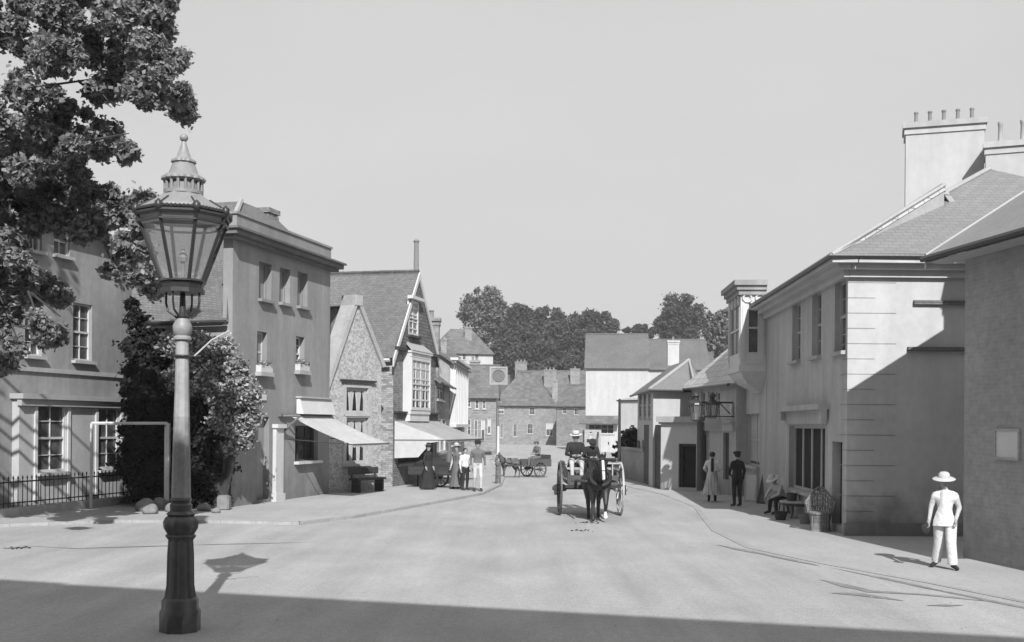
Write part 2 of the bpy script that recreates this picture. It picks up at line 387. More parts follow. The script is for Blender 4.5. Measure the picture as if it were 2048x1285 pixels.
M['post_lower'] = grey('lower_post_tone', .27, .42, big=(1.2, .3), fine=(14, .2), streak=.35, spec=.5, bump=.1)
M['post_upper'] = grey('upper_post_tone', .33, .45, big=(1.2, .25), fine=(14, .15), streak=.3, spec=.5, bump=.1)  # upper shaft has a lighter tone than the lower
M['copper'] = grey('weathered_copper', .27, .5, big=(3, .15), fine=(20, .15), streak=.15, spec=.5)
M['glass_dark'] = grey('window_glass', .025, .09, big=(1.5, .4), fine=(3, .2), bump=.02, spec=.6)
M['glass_mid'] = grey('curtained_glass', .10, .12, big=(2.5, .5), fine=(4, .3), bump=.02, spec=.6)
M['glass_lamp'] = glassy('lantern_glass', .95, .10)
M['canvas'] = grey('white_canvas', .95, .95, big=(1, .06), fine=(6, .06), pat='plank', pw=30, ph=1.0, pamp=.03, pv=.8, bump=.15, translucent=.25)
M['canvas_dull'] = grey('dull_canvas', .75, .95, big=(1, .1), fine=(6, .08), pat='plank', pw=30, ph=.9, pamp=.05, pv=.7, bump=.15, translucent=.2)
M['void'] = grey('interior_shade', .018, .9, big=(2, .3), fine=(5, .3))  # near-black fill; darkness of unlit interiors is put into the colour
M['leaf'] = grey('broad_leaf', .27, .8, big=(.6, .2), fine=(5, .1), bump=0, island=.4, translucent=.3, spec=.12)
M['leaf_dark'] = grey('shade_dark_leaf', .02, .8, big=(.6, .2), fine=(5, .1), bump=0, island=.4, translucent=.1)  # near black; shade of the passage is put into the leaf colour
M['leaf_ivy'] = grey('creeper_leaf', .32, .8, big=(.6, .2), fine=(5, .1), bump=0, island=.6, translucent=.2)
M['leaf_hill'] = grey('hill_leaf', .10, .9, big=(.1, .2), fine=(1, .1), bump=0, island=.35, translucent=.25, spec=.1)
M['leaf_pale'] = grey('pale_hill_leaf', .21, .9, big=(.1, .2), fine=(1, .1), bump=0, island=.4, translucent=.25, spec=.1)
M['bark'] = grey('bark', .06, .95, big=(1, .2), fine=(8, .3), bump=.5)
M['rock'] = grey('rubble', .24, .95, big=(1, .2), fine=(6, .25), bump=.6)
M['terracotta'] = grey('clay_pot', .24, .9, big=(2, .15), fine=(8, .1))
M['skin'] = grey('skin', .36, .6, big=(3, .05), fine=(20, .05), bump=0)
M['hair'] = grey('hair', .03, .6, big=(3, .1), fine=(40, .3), bump=.2)
M['cloth_white'] = grey('white_cloth', .74, .95, big=(3, .06), fine=(16, .10), bump=.7, bdist=.03)
M['cloth_pale'] = grey('pale_cloth', .54, .95, big=(3, .08), fine=(16, .12), bump=.7, bdist=.03)
M['cloth_mid'] = grey('grey_cloth', .16, .95, big=(3, .1), fine=(16, .15), bump=.7, bdist=.03)
M['cloth_coat'] = grey('coat_cloth', .10, .95, big=(3, .1), fine=(16, .15), bump=.7, bdist=.03)
M['cloth_dark'] = grey('dark_cloth', .032, .95, big=(3, .15), fine=(22, .2))
M['cloth_stripe'] = grey('striped_cloth', .42, .95, big=(3, .08), fine=(22, .1), pat='stripe', pw=.09, pamp=.55)
M['straw'] = grey('straw_hat', .56, .9, big=(3, .06), fine=(50, .15))
M['boot'] = grey('boot_leather', .05, .45, big=(3, .1), fine=(20, .2))
M['horse'] = grey('dark_horse', .03, .5, big=(2, .2), fine=(30, .2), spec=.4)
M['horse_mid'] = grey('grey_pony', .12, .6, big=(2, .2), fine=(30, .2))
M['leather'] = grey('harness', .03, .45, big=(3, .2), fine=(20, .2))
M['cart_paint'] = grey('cart_paint', .10, .5, big=(2, .2), fine=(14, .15))
M['cart_pale'] = grey('pale_cart_paint', .42, .5, big=(2, .12), fine=(14, .12))
# ------------------------------------------------------------------ world, sun
SAZ, SEL = R(171.5), R(36.5)
S = Vector((math.sin(SAZ)*math.cos(SEL), math.cos(SAZ)*math.cos(SEL), math.sin(SEL)))
w = bpy.data.worlds.new('World'); bpy.context.scene.world = w; w.use_nodes = True
nt = w.node_tree; bg = nt.nodes['Background']; sk = nt.nodes.new('ShaderNodeTexSky'); sk.sky_type = 'NISHITA'; sk.sun_disc = False
sk.sun_elevation = SEL; sk.sun_rotation = SAZ; sk.dust_density = 4.0; sk.air_density = 1.5
bw = nt.nodes.new('ShaderNodeRGBToBW'); nt.links.new(sk.outputs[0], bw.inputs[0])
mr = nt.nodes.new('ShaderNodeMapRange'); mr.inputs['From Min'].default_value = 0; mr.inputs['From Max'].default_value = 16
mr.inputs['To Min'].default_value = SKY_LO; mr.inputs['To Max'].default_value = SKY_HI     # even milky haze over the whole sky
nt.links.new(bw.outputs[0], mr.inputs['Value'])
tc = nt.nodes.new('ShaderNodeTexCoord'); mpn = nt.nodes.new('ShaderNodeMapping'); mpn.inputs['Scale'].default_value = (1, 1, 2.6); nt.links.new(tc.outputs['Generated'], mpn.inputs['Vector'])
cn = nt.nodes.new('ShaderNodeTexNoise'); cn.inputs['Scale'].default_value = 2.2; cn.inputs['Detail'].default_value = 7; nt.links.new(mpn.outputs[0], cn.inputs['Vector'])   # thin high cloud
cr = nt.nodes.new('ShaderNodeMapRange'); cr.inputs['From Min'].default_value = .3; cr.inputs['From Max'].default_value = .7; cr.inputs['To Min'].default_value = .955; cr.inputs['To Max'].default_value = 1.045; nt.links.new(cn.outputs['Fac'], cr.inputs['Value'])
mm_ = nt.nodes.new('ShaderNodeMath'); mm_.operation = 'MULTIPLY'; nt.links.new(mr.outputs[0], mm_.inputs[0]); nt.links.new(cr.outputs[0], mm_.inputs[1])
nt.links.new(mm_.outputs[0], bg.inputs['Color']); bg.inputs['Strength'].default_value = 0.1
sun = bpy.data.lights.new('sun', 'SUN'); sun.energy = SUN; sun.angle = R(0.5); sun.color = (1, 1, 1)
so = bpy.data.objects.new('sun', sun); C.objects.link(so); so.location = S*60; so.rotation_euler = (-S).to_track_quat('-Z', 'Y').to_euler()
# ------------------------------------------------------------------ camera
cam = bpy.data.cameras.new('camera'); co = bpy.data.objects.new('camera', cam); C.objects.link(co)
cam.sensor_width = 36; cam.lens = 36*F/2048; cam.shift_y = (850-642.5)/2048; cam.clip_end = 6000; cam.clip_start = .1
mw = Matrix.Identity(4)
for i, ax in enumerate((CR, CU, Vector((0, -1, 0)))):
    for j in range(3): mw[j][i] = ax[j]
mw.translation = CAM; co.matrix_world = mw
sc = bpy.context.scene; sc.camera = co
sc.view_settings.view_transform = 'Standard'; sc.view_settings.look = 'None'; sc.view_settings.exposure = EXPO; sc.view_settings.gamma = 1
sc.cycles.max_bounces = 6; sc.cycles.transparent_max_bounces = 8; sc.cycles.use_denoising = True
# ------------------------------------------------------------------ summer haze over the whole place
if HAZE:
    hm = bpy.data.materials.new('haze'); hm.use_nodes = True; hn = hm.node_tree; hn.nodes.remove(hn.nodes['Principled BSDF'])
    pv_ = hn.nodes.new('ShaderNodeVolumePrincipled'); pv_.inputs['Color'].default_value = (.93, .93, .93, 1); pv_.inputs['Density'].default_value = HAZE
    hn.links.new(pv_.outputs[0], hn.nodes['Material Output'].inputs['Volume'])
    b = NB(); box(b, -420, 420, -60, 420, -3, 48); tag(obj('haze', b, hm, org=(0, 0, 0)), kind='stuff')
# ------------------------------------------------------------------ ground
b = NB(); n = 48
def gz(x, y): return 0.0
xs = sorted([-3000, -800, -250]+[-60+i*2.5 for i in range(49)]+[250, 800, 3000]); ys = sorted([-400, -60]+[-10+i*2.5 for i in range(74)]+[300, 800, 4000])
vv = [[b.verts.new((x, y, 0)) for x in xs] for y in ys]
for j in range(len(ys)-1):
    for i in range(len(xs)-1): b.faces.new([vv[j][i], vv[j][i+1], vv[j+1][i+1], vv[j+1][i]])
tag(obj('road', b, M['road'], org=(0, 0, 0)), kind='structure')
# hill beyond the roofs
b = NB(); rows = []
for j in range(16):
    y = 165+j*14; rows.append([b.verts.new((x, y, -1+24*(1-math.cos(min(1, j/9)*math.pi))/2*(0.75+.25*math.sin(x*.02+1)) + .8*math.sin(x*.11+j))) for x in range(-330, 331, 20)])
for a, c in zip(rows, rows[1:]):
    for i in range(len(a)-1): b.faces.new([a[i], a[i+1], c[i+1], c[i]])
tag(obj('hill', b, M['grass'], org=(0, 165, 0), smooth=True), kind='structure')
# pavements: raised sheets with a kerb stone edge
def pavement(edge, inner, name, h=.1):
    e = [G(u, v) for u, v in edge]; pts = [(p.x, p.y) for p in e]+[(x, y) for x, y in inner]
    b = NB(); prism(b, pts, -.3, h); tag(obj(name, b, M['path'], org=(pts[0][0], pts[0][1], 0)), kind='structure')
    b = NB()
    for p, q in zip(e, e[1:]):
        d = (q-p); L = d.length; d.normalize(); nn = Vector((d.y, -d.x, 0))
        hexa(b, [p-nn*.09+Vector((0, 0, -.2)), q-nn*.09+Vector((0, 0, -.2)), q+nn*.09+Vector((0, 0, -.2)), p+nn*.09+Vector((0, 0, -.2)),
                 p-nn*.09+Vector((0, 0, h+.005)), q-nn*.09+Vector((0, 0, h+.005)), q+nn*.07+Vector((0, 0, h+.005)), p+nn*.07+Vector((0, 0, h+.005))])
    tag(obj('kerb', b, M['kerb'], org=(pts[0][0], pts[0][1], 0)), kind='structure')
pavement([(-160, 1062), (60, 1052), (220, 1046), (400, 1046), (600, 1050), (700, 1038), (800, 1020), (900, 1002), (962, 990), (1000, 972), (1006, 958), (990, 938), (978, 922)],
         [(-1.2, 78), (-3.5, 60), (-8, 48), (-12, 40), (-24, 38), (-24, 30)], 'pavement', .07)
pavement([(2300, 1245), (2048, 1204), (1860, 1166), (1650, 1128), (1500, 1096), (1430, 1062), (1392, 1014), (1330, 990), (1250, 972), (1238, 950)],
         [(4.4, 60), (7.5, 58), (9, 46), (14, 30), (14, 14)], 'pavement', .005)
# wheel ruts and gutter dirt, thin sheets of darker earth
def rut(pts, wd, name='rut', seed=0):
    rnd = random.Random(seed); b = NB(); L_ = []; Rr = []
    P = [G(*p) for p in pts]; Q = []
    for p, q in zip(P, P[1:]):
        k = max(2, int((q-p).length/.25)); Q += [p.lerp(q, i/k) for i in range(k)]
    Q.append(P[-1]); z = .006+seed*.0007
    for i, p in enumerate(Q):
        d = (Q[min(i+1, len(Q)-1)]-Q[max(0, i-1)]).normalized(); nn = Vector((d.y, -d.x, 0)); t = i/(len(Q)-1)
        wdt = wd*min(1, 4*t, 4*(1-t))*(.45+.5*rnd.random()+.6*abs(math.sin(i*.31+seed)))+.003
        o = nn*(rnd.random()-.5)*wd*.4
        L_.append(b.verts.new(Vector((p.x, p.y, z))+o-nn*wdt)); Rr.append(b.verts.new(Vector((p.x, p.y, z))+o+nn*wdt))
    for i in range(len(Q)-1): b.faces.new([L_[i], L_[i+1], Rr[i+1], Rr[i]])
    tag(obj(name, b, M['earth'], org=(P[0].x, P[0].y, 0)), kind='structure')
RUTS = [([(1660, 1136), (1760, 1156), (1860, 1178), (2048, 1216), (2200, 1248)], .05), ([(1640, 1160), (1740, 1184), (1850, 1190), (1990, 1205)], .09), ([(1660, 1187), (1720, 1190), (1810, 1203)], .10),
        ([(1850, 1212), (1930, 1212)], .10), ([(1430, 1090), (1540, 1112), (1640, 1133)], .07), ([(40, 1092), (150, 1098), (420, 1090), (640, 1085)], .03),
        ([(0, 1098), (60, 1096)], .10)]
for i, (p, wd) in enumerate(RUTS): rut(p, wd, seed=i)
# horse droppings / small stones lying about on the road
rnd = random.Random(3); b = NB()
for i in range(500):
    u = rnd.uniform(0, 2048); v = 1000+rnd.random()**1.5*260; p = G(u, v); r = rnd.uniform(.004, .013)
    ball(b, (p.x, p.y, r*.4), r, s=(1, 1.2, .6), sub=1)
for (u, v, k, s_) in ((1176, 1046, 26, .16), (1163, 1062, 14, .12), (40, 1097, 14, .12)):
    for _ in range(k):
        p = G(u, v)+Vector((rnd.gauss(0, s_), rnd.gauss(0, s_), 0)); r = rnd.uniform(.012, .035); ball(b, (p.x, p.y, r*.35), r, s=(1.2, 1, .55), sub=1, mi=1)
tag(obj('gravel', b, [M['kerb'], M['bark']], org=(0, 16, 0)), 'loose small stones scattered over the dusty road', 'gravel', kind='stuff')
# ================================================================== tall row behind the photographer (its shade covers the near road)
b = NB(); A = Vector((-13.2, 2.06)); B = Vector((13.5, -5.5)); W = Wall(A, B); W.n = Vector((-W.d.y, W.d.x))
if W.n.y < 0: W.n = -W.n
rt = root('town_house', 'tall stuccoed house row behind the photographer throwing shade over the near road', 'house', (0, -6, 0))
hs = [(a, a+1.0, z, z+1.9) for a in (1.2, 4, 6.8, 9.6, 12.4, 15.2, 18, 20.8, 23.6) for z in (1, 4.6, 8.2)]
obj('wall', house_walls(W, 0, W.len, 12.2, 9, hs), M['stucco'], rt)
for h in hs: window(rt, W, h, 2, 2)
b = NB(); W.box(b, -.2, W.len+.2, 12.2, 12.5, -.3, .3); obj('cornice', b, M['stone'], rt)
b = NB(); slab(b, [W.P(-.1, 12.52, -.2), W.P(W.len+.1, 12.52, -.2), W.P(W.len+.1, 12.62, -9), W.P(-.1, 12.62, -9)], .08); obj('roof', b, M['lead'], rt)
p = W.P(8.4, 0, -.7); chimney(rt, p, 1.0, .42, 12.5, 13.0, W.d, M['brick'], 2, poth=.3)
# ================================================================== left stuccoed house
P1 = G(240, 1004); W = Wall(P1.xy-Vector((.265, 1))*9.5, P1.xy); La = W.len
rt = root('stucco_house', 'weathered stucco house with sash windows and shopfront bay behind railings, beneath the tree', 'house', (W.P(La/2, 0).x, W.P(La/2, 0).y, 0))
zt = W.px(200, 470)[1]
hw = [W.rect(146, 608, 184, 722), W.rect(50, 600, 84, 712), W.rect(108, 452, 140, 512), W.rect(60, 440, 84, 502)]
hb = [W.rect(60, 809, 119, 944), W.rect(182, 814, 226, 938)]
hs = hw
c1 = W.px(243, 575)
rw = house_walls(W, 0, La, zt, 7, hs, cuts=[(W.px(198, 470)[0], zt, La+.05, c1[1])]); 
face(rw, [W.P(0, -.2), W.P(0, zt), W.P(0, zt, -7), W.P(0, -.2, -7)]); face(rw, [W.P(La, -.2), W.P(La, c1[1]), W.P(La-.8, zt, -7), W.P(La, -.2, -7)])
obj('wall', rw, M['stucco_house'], rt)
for h, (nx, ny) in zip(hw, ((2, 4), (2, 4), (2, 2), (2, 2))): window(rt, W, h, nx, ny, sill=.14, pm=M['glass_mid'])
# shopfront bay with pilasters, two sash windows, fascia
a0 = W.px(24, 870)[0]; a1 = La-.02; zf = W.px(130, 800)[1]
b = NB(); wallgrid(b, W, a0, a1, 0, zf-.02, hb, .1)
for v_ in b.verts: v_.co += Vector((W.n.x, W.n.y, 0))*.22
face(b, [W.P(a0, 0, 0), W.P(a0, zf-.02, 0), W.P(a0, zf-.02, .22), W.P(a0, 0, .22)]); face(b, [W.P(a1, 0, 0), W.P(a1, zf-.02, 0), W.P(a1, zf-.02, .22), W.P(a1, 0, .22)])
bay = obj('shopfront', b, M['grey_paint'], rt)
W2 = Wall(W.A+W.n*.22, W.B+W.n*.22); 
for h in hb: window(bay, W2, h, 2, 4, rdep=.1, fw=.07, pm=M['glass_mid'], blind=.0, sill=.16)
b = NB()
for h in hb:
    for x in (h[0]-.13, h[1]+.02): W2.box(b, x, x+.11, .3, zf-.05, .003, .05)
obj('pilaster', b, M['white_paint'], bay)
b = NB(); W.box(b, a0-.1, a1+.1, zf-.02, zf+.12, -.05, .42); W.box(b, a0-.06, a1+.06, zf-.2, zf-.021, .2, .34); obj('fascia', b, M['lead'], bay)
zs = W.px(130, 744)[1]
b = NB(); W.box(b, 0, La+.03, zs-.06, zs+.06, -.05, .06); obj('string_course', b, M['stone'], rt)
b = NB(); slab(b, [W.P(0, zt, .35), W.P(La-1, zt, .35), W.P(La-1, zt+2.4, -3.5), W.P(0, zt+2.4, -3.5)], .1); slab(b, [W.P(La-1, zt, .35), W.P(La+.05, c1[1]-.1, .1), W.P(La+.05, c1[1]-.1, -6.8), W.P(La-1, zt+2.4, -3.5)], .1); obj('roof', b, M['tile_dark'], rt)
# railings on a plinth in front
q0 = W.P(-.5, 0, 1.1); q1 = W.P(La+.1, 0, 1.1); WR = Wall(q0.xy, q1.xy)
rr = root('iron_railing', 'low iron railing with spear heads on a stone plinth along the left house', 'railing', (WR.P(WR.len/2, 0).x, WR.P(WR.len/2, 0).y, 0))
b = NB(); WR.box(b, 0, WR.len, -.1, .28, -.14, .14); obj('plinth', b, M['stone'], rr)
b = NB(); WR.box(b, 0, WR.len, .9, .935, -.02, .02); WR.box(b, 0, WR.len, .38, .41, -.02, .02); obj('rail', b, M['iron'], rr)
b = NB(); k = int(WR.len/.17)
for i in range(k+1):
    a = i*WR.len/k; tube(b, [WR.P(a, .28), WR.P(a, 1.0)], .012, 5); lathe(b, [(.012, .98), (.026, 1.01), (.002, 1.08)], 5, (WR.P(a, 0).x, WR.P(a, 0).y, 0))
o = obj('balusters', b, M['iron'], rr); o['kind'] = 'stuff'
# stone step and rubble beside the lamp
st = W.P(La+.6, 0, 1.3)
b = NB(); obox(b, st, W.d, .75, W.n, .5, 0, .2); obox(b, st-Vector((0, -.1, 0)), W.d, .6, W.n, .3, .2, .36); bmesh.ops.bevel(b, geom=b.edges[:], offset=.02, segments=2, affect='EDGES')
tag(obj('stone_step', b, M['stone'], org=(st.x, st.y, 0)), 'worn pale stone doorstep at the end of the railing', 'step')
rnd = random.Random(5)
LB = ['large pale rounded boulder of the rubble heap left of the lamp post', 'squarish grey boulder leaning against the rubble heap by the gateway', 'flat low boulder at the front of the rubble heap', 'small boulder close to the foot of the lamp post', 'boulder in the shade right of the lamp post', 'pale cut block standing on end by the ivy wall', 'small stone lying between the boulder and the cut block']
for i, (u, v, r) in enumerate([(285, 1016, .25), (322, 1012, .22), (300, 1022, .18), (345, 1018, .16), (408, 1016, .17), (448, 1014, .22), (430, 1020, .11)]):
    p = G(u, v+4, .1); b = NB(); ball(b, (0, 0, 0), r, sub=3)
    for q in b.verts:
        k = 1+.35*math.sin(q.co.x*7/r*.3+i*2)*math.cos(q.co.y*6/r*.3+i)+rnd.uniform(-.05, .05); q.co *= k; q.co.z = max(q.co.z*.85, -r*.4)
    if i == 5:
        bmesh.ops.delete(b, geom=b.verts[:], context='VERTS'); box(b, -.16, .16, -.16, .16, -.1, .3); bmesh.ops.bevel(b, geom=b.edges[:], offset=.03, segments=2, affect='EDGES')
    bmesh.ops.translate(b, verts=b.verts[:], vec=Vector((p.x, p.y, r*.4+.08)))
    tag(obj('boulder', b, M['rock'], smooth=True), LB[i], 'boulder', 'rubble by the gateway')
# white gate frame over the dark passage
p0 = at(182, 1010, 30.0); p1 = at(334, 1000, 30.3); z0 = at(182, 847, 30.0).z; z1 = at(334, 847, 30.3).z
rt = root('timber_gateway', 'white painted timber rail and posts framing the dark gateway', 'gate', (p1.x, p1.y, 0))
b = NB(); tube(b, [(p0.x, p0.y, z0), (p1.x, p1.y, z1)], .045, 6); obj('top_rail', b, M['white_paint'], rt)
for p, z, r in ((p1, z1, .065), (p0, z0, .03)):
    b = NB(); obox(b, p, (1, 0), r, (0, 1), r, .08, z); obj('post', b, M['white_paint'], rt)
# low wall in front of the passage
pA = at(252, 1000, 33.5); pB = at(462, 1000, 32.6); WL = Wall(pA.xy, pB.xy)
b = NB(); WL.box(b, 0, WL.len*.42, 0, .42, -.3, 0); rt = obj('garden_wall', b, M['rock']); tag(rt, 'low rough stone wall across the foot of the dark gateway', 'wall')
# ================================================================== tall three storey house
P0 = G(462, 1020); D = Vector((.265, 1)); P1 = P0.xy+D*6.35; W = Wall(P0.xy, P1); LB_ = W.len
rt = root('tall_house', 'tall three storey stucco house with parapet cornice and blind upper windows', 'house', (W.P(LB_/2, 0).x, W.P(LB_/2, 0).y, 0))
zc = W.px(560, 510)[1]
top = [W.rect(518, 526, 543, 600), W.rect(559, 537, 580, 607), W.rect(595, 545, 615, 614)]
mid = [W.rect(514, 664, 534, 745), W.rect(592, 674, 609, 742)]
gr = [W.rect(514, 834, 538, 1000), W.rect(590, 852, 636, 922)]
bm = NB(); wallgrid(bm, W, 0, LB_, -.2, zc, top+mid+gr, .22); face(bm, [W.P(LB_, -.2), W.P(LB_, zc), W.P(LB_, zc, -7.5), W.P(LB_, -.2, -7.5)]); face(bm, [W.P(0, -.2), W.P(0, zc), W.P(0, zc, -.3), W.P(0, -.2, -.3)]); face(bm, [W.P(0, -.2, -7.5), W.P(LB_, -.2, -7.5), W.P(LB_, zc, -7.5), W.P(0, zc, -7.5)]); obj('wall', bm, M['stucco'], rt)
for h in top: window(rt, W, h, 1, 1, rdep=.24, sash=False, fm=M['board'], pm=M['board'], sill=.14, sillm=M['stucco'])
for h in mid: window(rt, W, h, 2, 4, rdep=.22, sill=0, fm=M['white_paint'])
for i, h in enumerate(mid):
    b = NB(); W.box(b, h[0]-.1, h[1]+.1, h[2]-.12, h[2]-.005, -.02, .2); sl = obj('sill', b, M['stone'], rt)
    b = NB(); W.box(b, h[0]-.05, h[1]+.05, h[2], h[2]+.2, .0, .17)
    fb = tag(obj('flower_box', b, M['white_paint']), ['pale flower box on the nearer first floor sill of the tall house', 'pale flower box on the farther first floor sill of the tall house'][i], 'flower box')
    c = W.P((h[0]+h[1])/2, h[2]+.24, .09)
    leaves('plant', [(c+Vector((W.d.x, W.d.y, 0))*k*.25, .11) for k in (-1, 0, 1)], M['leaf_ivy'], fb, 160, .05, seed=i)
W_ = W
# boarded side door
h = gr[0]; b = NB(); W.box(b, h[0], h[1], h[2], h[3], -.25, -.2); d_ = obj('door', b, M['grey_paint'], rt)
# shop window with dark goods
window(rt, W, gr[1], 3, 1, rdep=.22, sash=False, fm=M['dark_wood'], sill=.16, sillm=M['white_paint'])
b = NB(); zz = W.px(560, 850)[1]; r_ = W.rect(545, 850, 582, 1000)
W.box(b, r_[0], r_[0]+.5, 0, zz-.1, .003, .12); W.box(b, r_[0]-.06, r_[0]+.56, 0, .3, .003, .16); W.box(b, r_[0]-.05, r_[0]+.55, zz-.1, zz+.02, .003, .2); obj('pilaster', b, M['white_paint'], rt)
r_ = W.rect(478, 788, 531, 800); b = NB(); W.box(b, *r_, .003, .04); obj('name_board', b, M['white_paint'], rt)
r_ = W.rect(590, 798, 656, 829); b = NB(); hexa(b, [W.P(r_[0], r_[2], .05), W.P(r_[1], r_[2], .05), W.P(r_[1], r_[2], .3), W.P(r_[0], r_[2], .3), W.P(r_[0]+.1, r_[3], .004), W.P(r_[1], r_[3], .004), W.P(r_[1], r_[3], .12), W.P(r_[0]+.1, r_[3], .12)]); obj('fascia', b, M['white_paint'], rt)
b = NB(); W.box(b, r_[0]+.05, r_[1]+.02, r_[3]+.002, r_[3]+.05, 0, .2); obj('fascia_moulding', b, M['grey_paint'], rt)
# cornice, parapet
b = NB(); W.box(b, -.3, LB_+.25, zc, zc+.1, -.3, .2); W.box(b, -.42, LB_+.35, zc+.1, zc+.24, -.3, .34); W.box(b, -.5, LB_+.42, zc+.24, zc+.3, -.3, .42)
obj('cornice', b, M['mid_wood'], rt)
b = NB(); W.box(b, .15, LB_, zc+.3, zc+.75, -.3, .02); W.box(b, .1, LB_+.05, zc+.75, zc+.82, -.34, .06); obj('parapet', b, M['stucco'], rt)
# hipped tile roof and the big side roof falling to the passage
pk = at(482, 403, 36.0); pk2 = pk+Vector((.265, 1, 0))*2.0; z9 = zc+.3
b = NB()
slab(b, [W.P(.3, z9, -.3), W.P(LB_, z9, -.3), pk2, pk], .1); obj('roof', b, M['tile'], rt)
zE = at(360, 648, 31.7).z
lw = at(272, 648, 32.2); rw_ = W.P(-.02, zE, -.15)
pkl = pk+Vector((-3.9, 1.0, 0))
b = NB(); slab(b, [lw+Vector((-.1, -.1, 0)), (rw_.x, rw_.y-.1, zE), W.P(.28, z9, -.28), pk, pkl], .1); obj('side_roof', b, M['tile'], rt)
gutter(rt, lw+Vector((-.1, -.2, -.03)), Vector((rw_.x, rw_.y-.2, zE-.03)), .07)
b = NB(); WF = Wall((lw.x, lw.y), (rw_.x, rw_.y)); q_ = Vector((D.x, D.y)).normalized()*4; prism(b, [(lw.x, lw.y), (rw_.x, rw_.y+.02), (rw_.x+q_.x-.05, rw_.y+q_.y), (lw.x+q_.x, lw.y+q_.y)], -.1, zE-.1); obj('side_wall', b, M['stucco_house'], rt)
limbp = W.P(.3, z9+.05, -.3); b = NB(); tube(b, [limbp, pk+Vector((0, 0, .04))], .09, 6); obj('hip_ridge', b, M['lead'], rt)
c = at(530, 440, 37.6); chimney(rt, c, .34, .3, 8.2, at(530, 420, 37.6).z, W.d, M['brick'], 0)
c = at(611, 490, 39.5); chimney(rt, c, .16, .3, 7.6, at(611, 479, 39.5).z, W.n, M['brick'], 0)
# awning over the shop front
tA = W.px(580, 836); tB = W.px(655, 829)
def awning(W, a0, a1, zt, proj, zf_, label, mat, curtain=None, sag=.06, sk=.0):
    rt = root('shop_awning', label, 'awning', tuple(W.P((a0+a1)/2, zt, .05)))
    b = NB(); n = 10; m = 8; g = []
    for i in range(n+1):
        row = []
        for j in range(m+1):
            s_, t = i/n, j/m; z = zt+(zf_-zt)*t-sag*math.sin(math.pi*t)*(.7+.3*math.cos(6*math.pi*s_))
            row.append(b.verts.new(W.P(a0+(a1-a0)*s_+sk*t, z, .05+proj*t)))
        g.append(row)
    for i in range(n):
        for j in range(m): b.faces.new([g[i][j], g[i+1][j], g[i+1][j+1], g[i][j+1]])
    for i in range(n):       # scalloped valance
        a = g[i][m].co; c = g[i+1][m].co; md = (a+c)/2
        face(b, [a, c, c-Vector((0, 0, .06)), md-Vector((0, 0, .1)), a-Vector((0, 0, .06))])
    bmesh.ops.solidify(b, geom=b.faces[:], thickness=.012)
    obj('canvas', b, mat, rt, smooth=True)
    b = NB(); tube(b, [W.P(a0, zt+.02, .06), W.P(a1, zt+.02, .06)], .05, 8); obj('roller', b, M['mid_wood'], rt)
    b = NB(); tube(b, [W.P(a0+sk, zf_, .05+proj), W.P(a1+sk, zf_, .05+proj)], .022, 6); obj('front_bar', b, M['mid_wood'], rt)
    for a in (a0, a1):
        b = NB(); tube(b, [W.P(a, zt-.75, .03), W.P(a+sk, zf_, .05+proj)], .018, 6); obj('stay', b, M['iron'], rt)
    if curtain:
        b = NB(); ka = [b.verts.new(W.P(a0, z, o)) for o, z in curtain]; kb = [b.verts.new(W.P(a0+.012, z, o)) for o, z in curtain]; b.faces.new(ka); b.faces.new(kb[::-1]); nk = len(ka); [b.faces.new([ka[i], kb[i], kb[(i+1) % nk], ka[(i+1) % nk]]) for i in range(nk)]; bmesh.ops.recalc_face_normals(b, faces=b.faces[:]); bmesh.ops.triangulate(b, faces=b.faces[:]); obj('side_curtain', b, mat, rt)
    return rt
awning(W, tA[0]-.2, LB_-.03, tA[1]+.08, 2.05, 1.80, 'sunlit white canvas shop awning on the tall stucco house', M['canvas'], sk=.22)
b = NB(); q = W.px(560, 832)
W.box(b, q[0]-.15, tA[0]+.15, q[1]-.02, q[1]+.06, .01, .1); tube(b, [W.P(q[0]+.1, q[1]-.5, .05), W.P(q[0]+.45, q[1], .45)], .04, 6); tube(b, [W.P(q[0], q[1], .05), W.P(q[0]+.45, q[1], .45)], .04, 6); obj('blind_bracket', b, M['mid_wood'], rt)
# creeper and near-black foliage standing in for shade around the passage
def bush(name, label, cat, ell, mat, n, size, seed, trunk=None, group=None):
    cl = [(at(u, v, Y), r*Y/F) for u, v, Y, r in ell]; bx = min(c[0].z-c[1] for c in cl)
    c0 = sum((c[0] for c in cl), Vector())/len(cl); rt = root(name, label, cat, (c0.x, c0.y, 0), group=group)
    leaves('foliage', cl, mat, rt, n, size, seed, shell=.35)
    b = NB()
    for c, r in cl[:8]: limb(b, [(c0.x, c0.y, 0), (c0.x*.5+c.x*.5, c0.y*.5+c.y*.5, c.z*.45), c], [.12, .08, .03], 6)
    obj('stem', b, M['bark'], rt)
    return rt
bush('gap_shade_foliage', 'tall foliage, near black in place of the deep shade in the gap beside the stucco house', 'tree', [(288, 690, 31.6, 34), (272, 640, 31.8, 20), (288, 740, 31.6, 36), (292, 800, 31.4, 42), (318, 815, 31.3, 36), (268, 700, 32.2, 18), (285, 860, 31.6, 38), (322, 870, 31.3, 42), (290, 930, 31.5, 48), (330, 940, 31.2, 42), (276, 950, 31.8, 30), (264, 610, 32, 13), (306, 715, 31.5, 28), (300, 890, 31.5, 50), (300, 985, 31.4, 36), (345, 990, 31.2, 36), (270, 780, 32, 22), (318, 770, 31.2, 30)], M['leaf_dark'], 42000, .075, 11)  # black leaf colour carries the shade of the gap
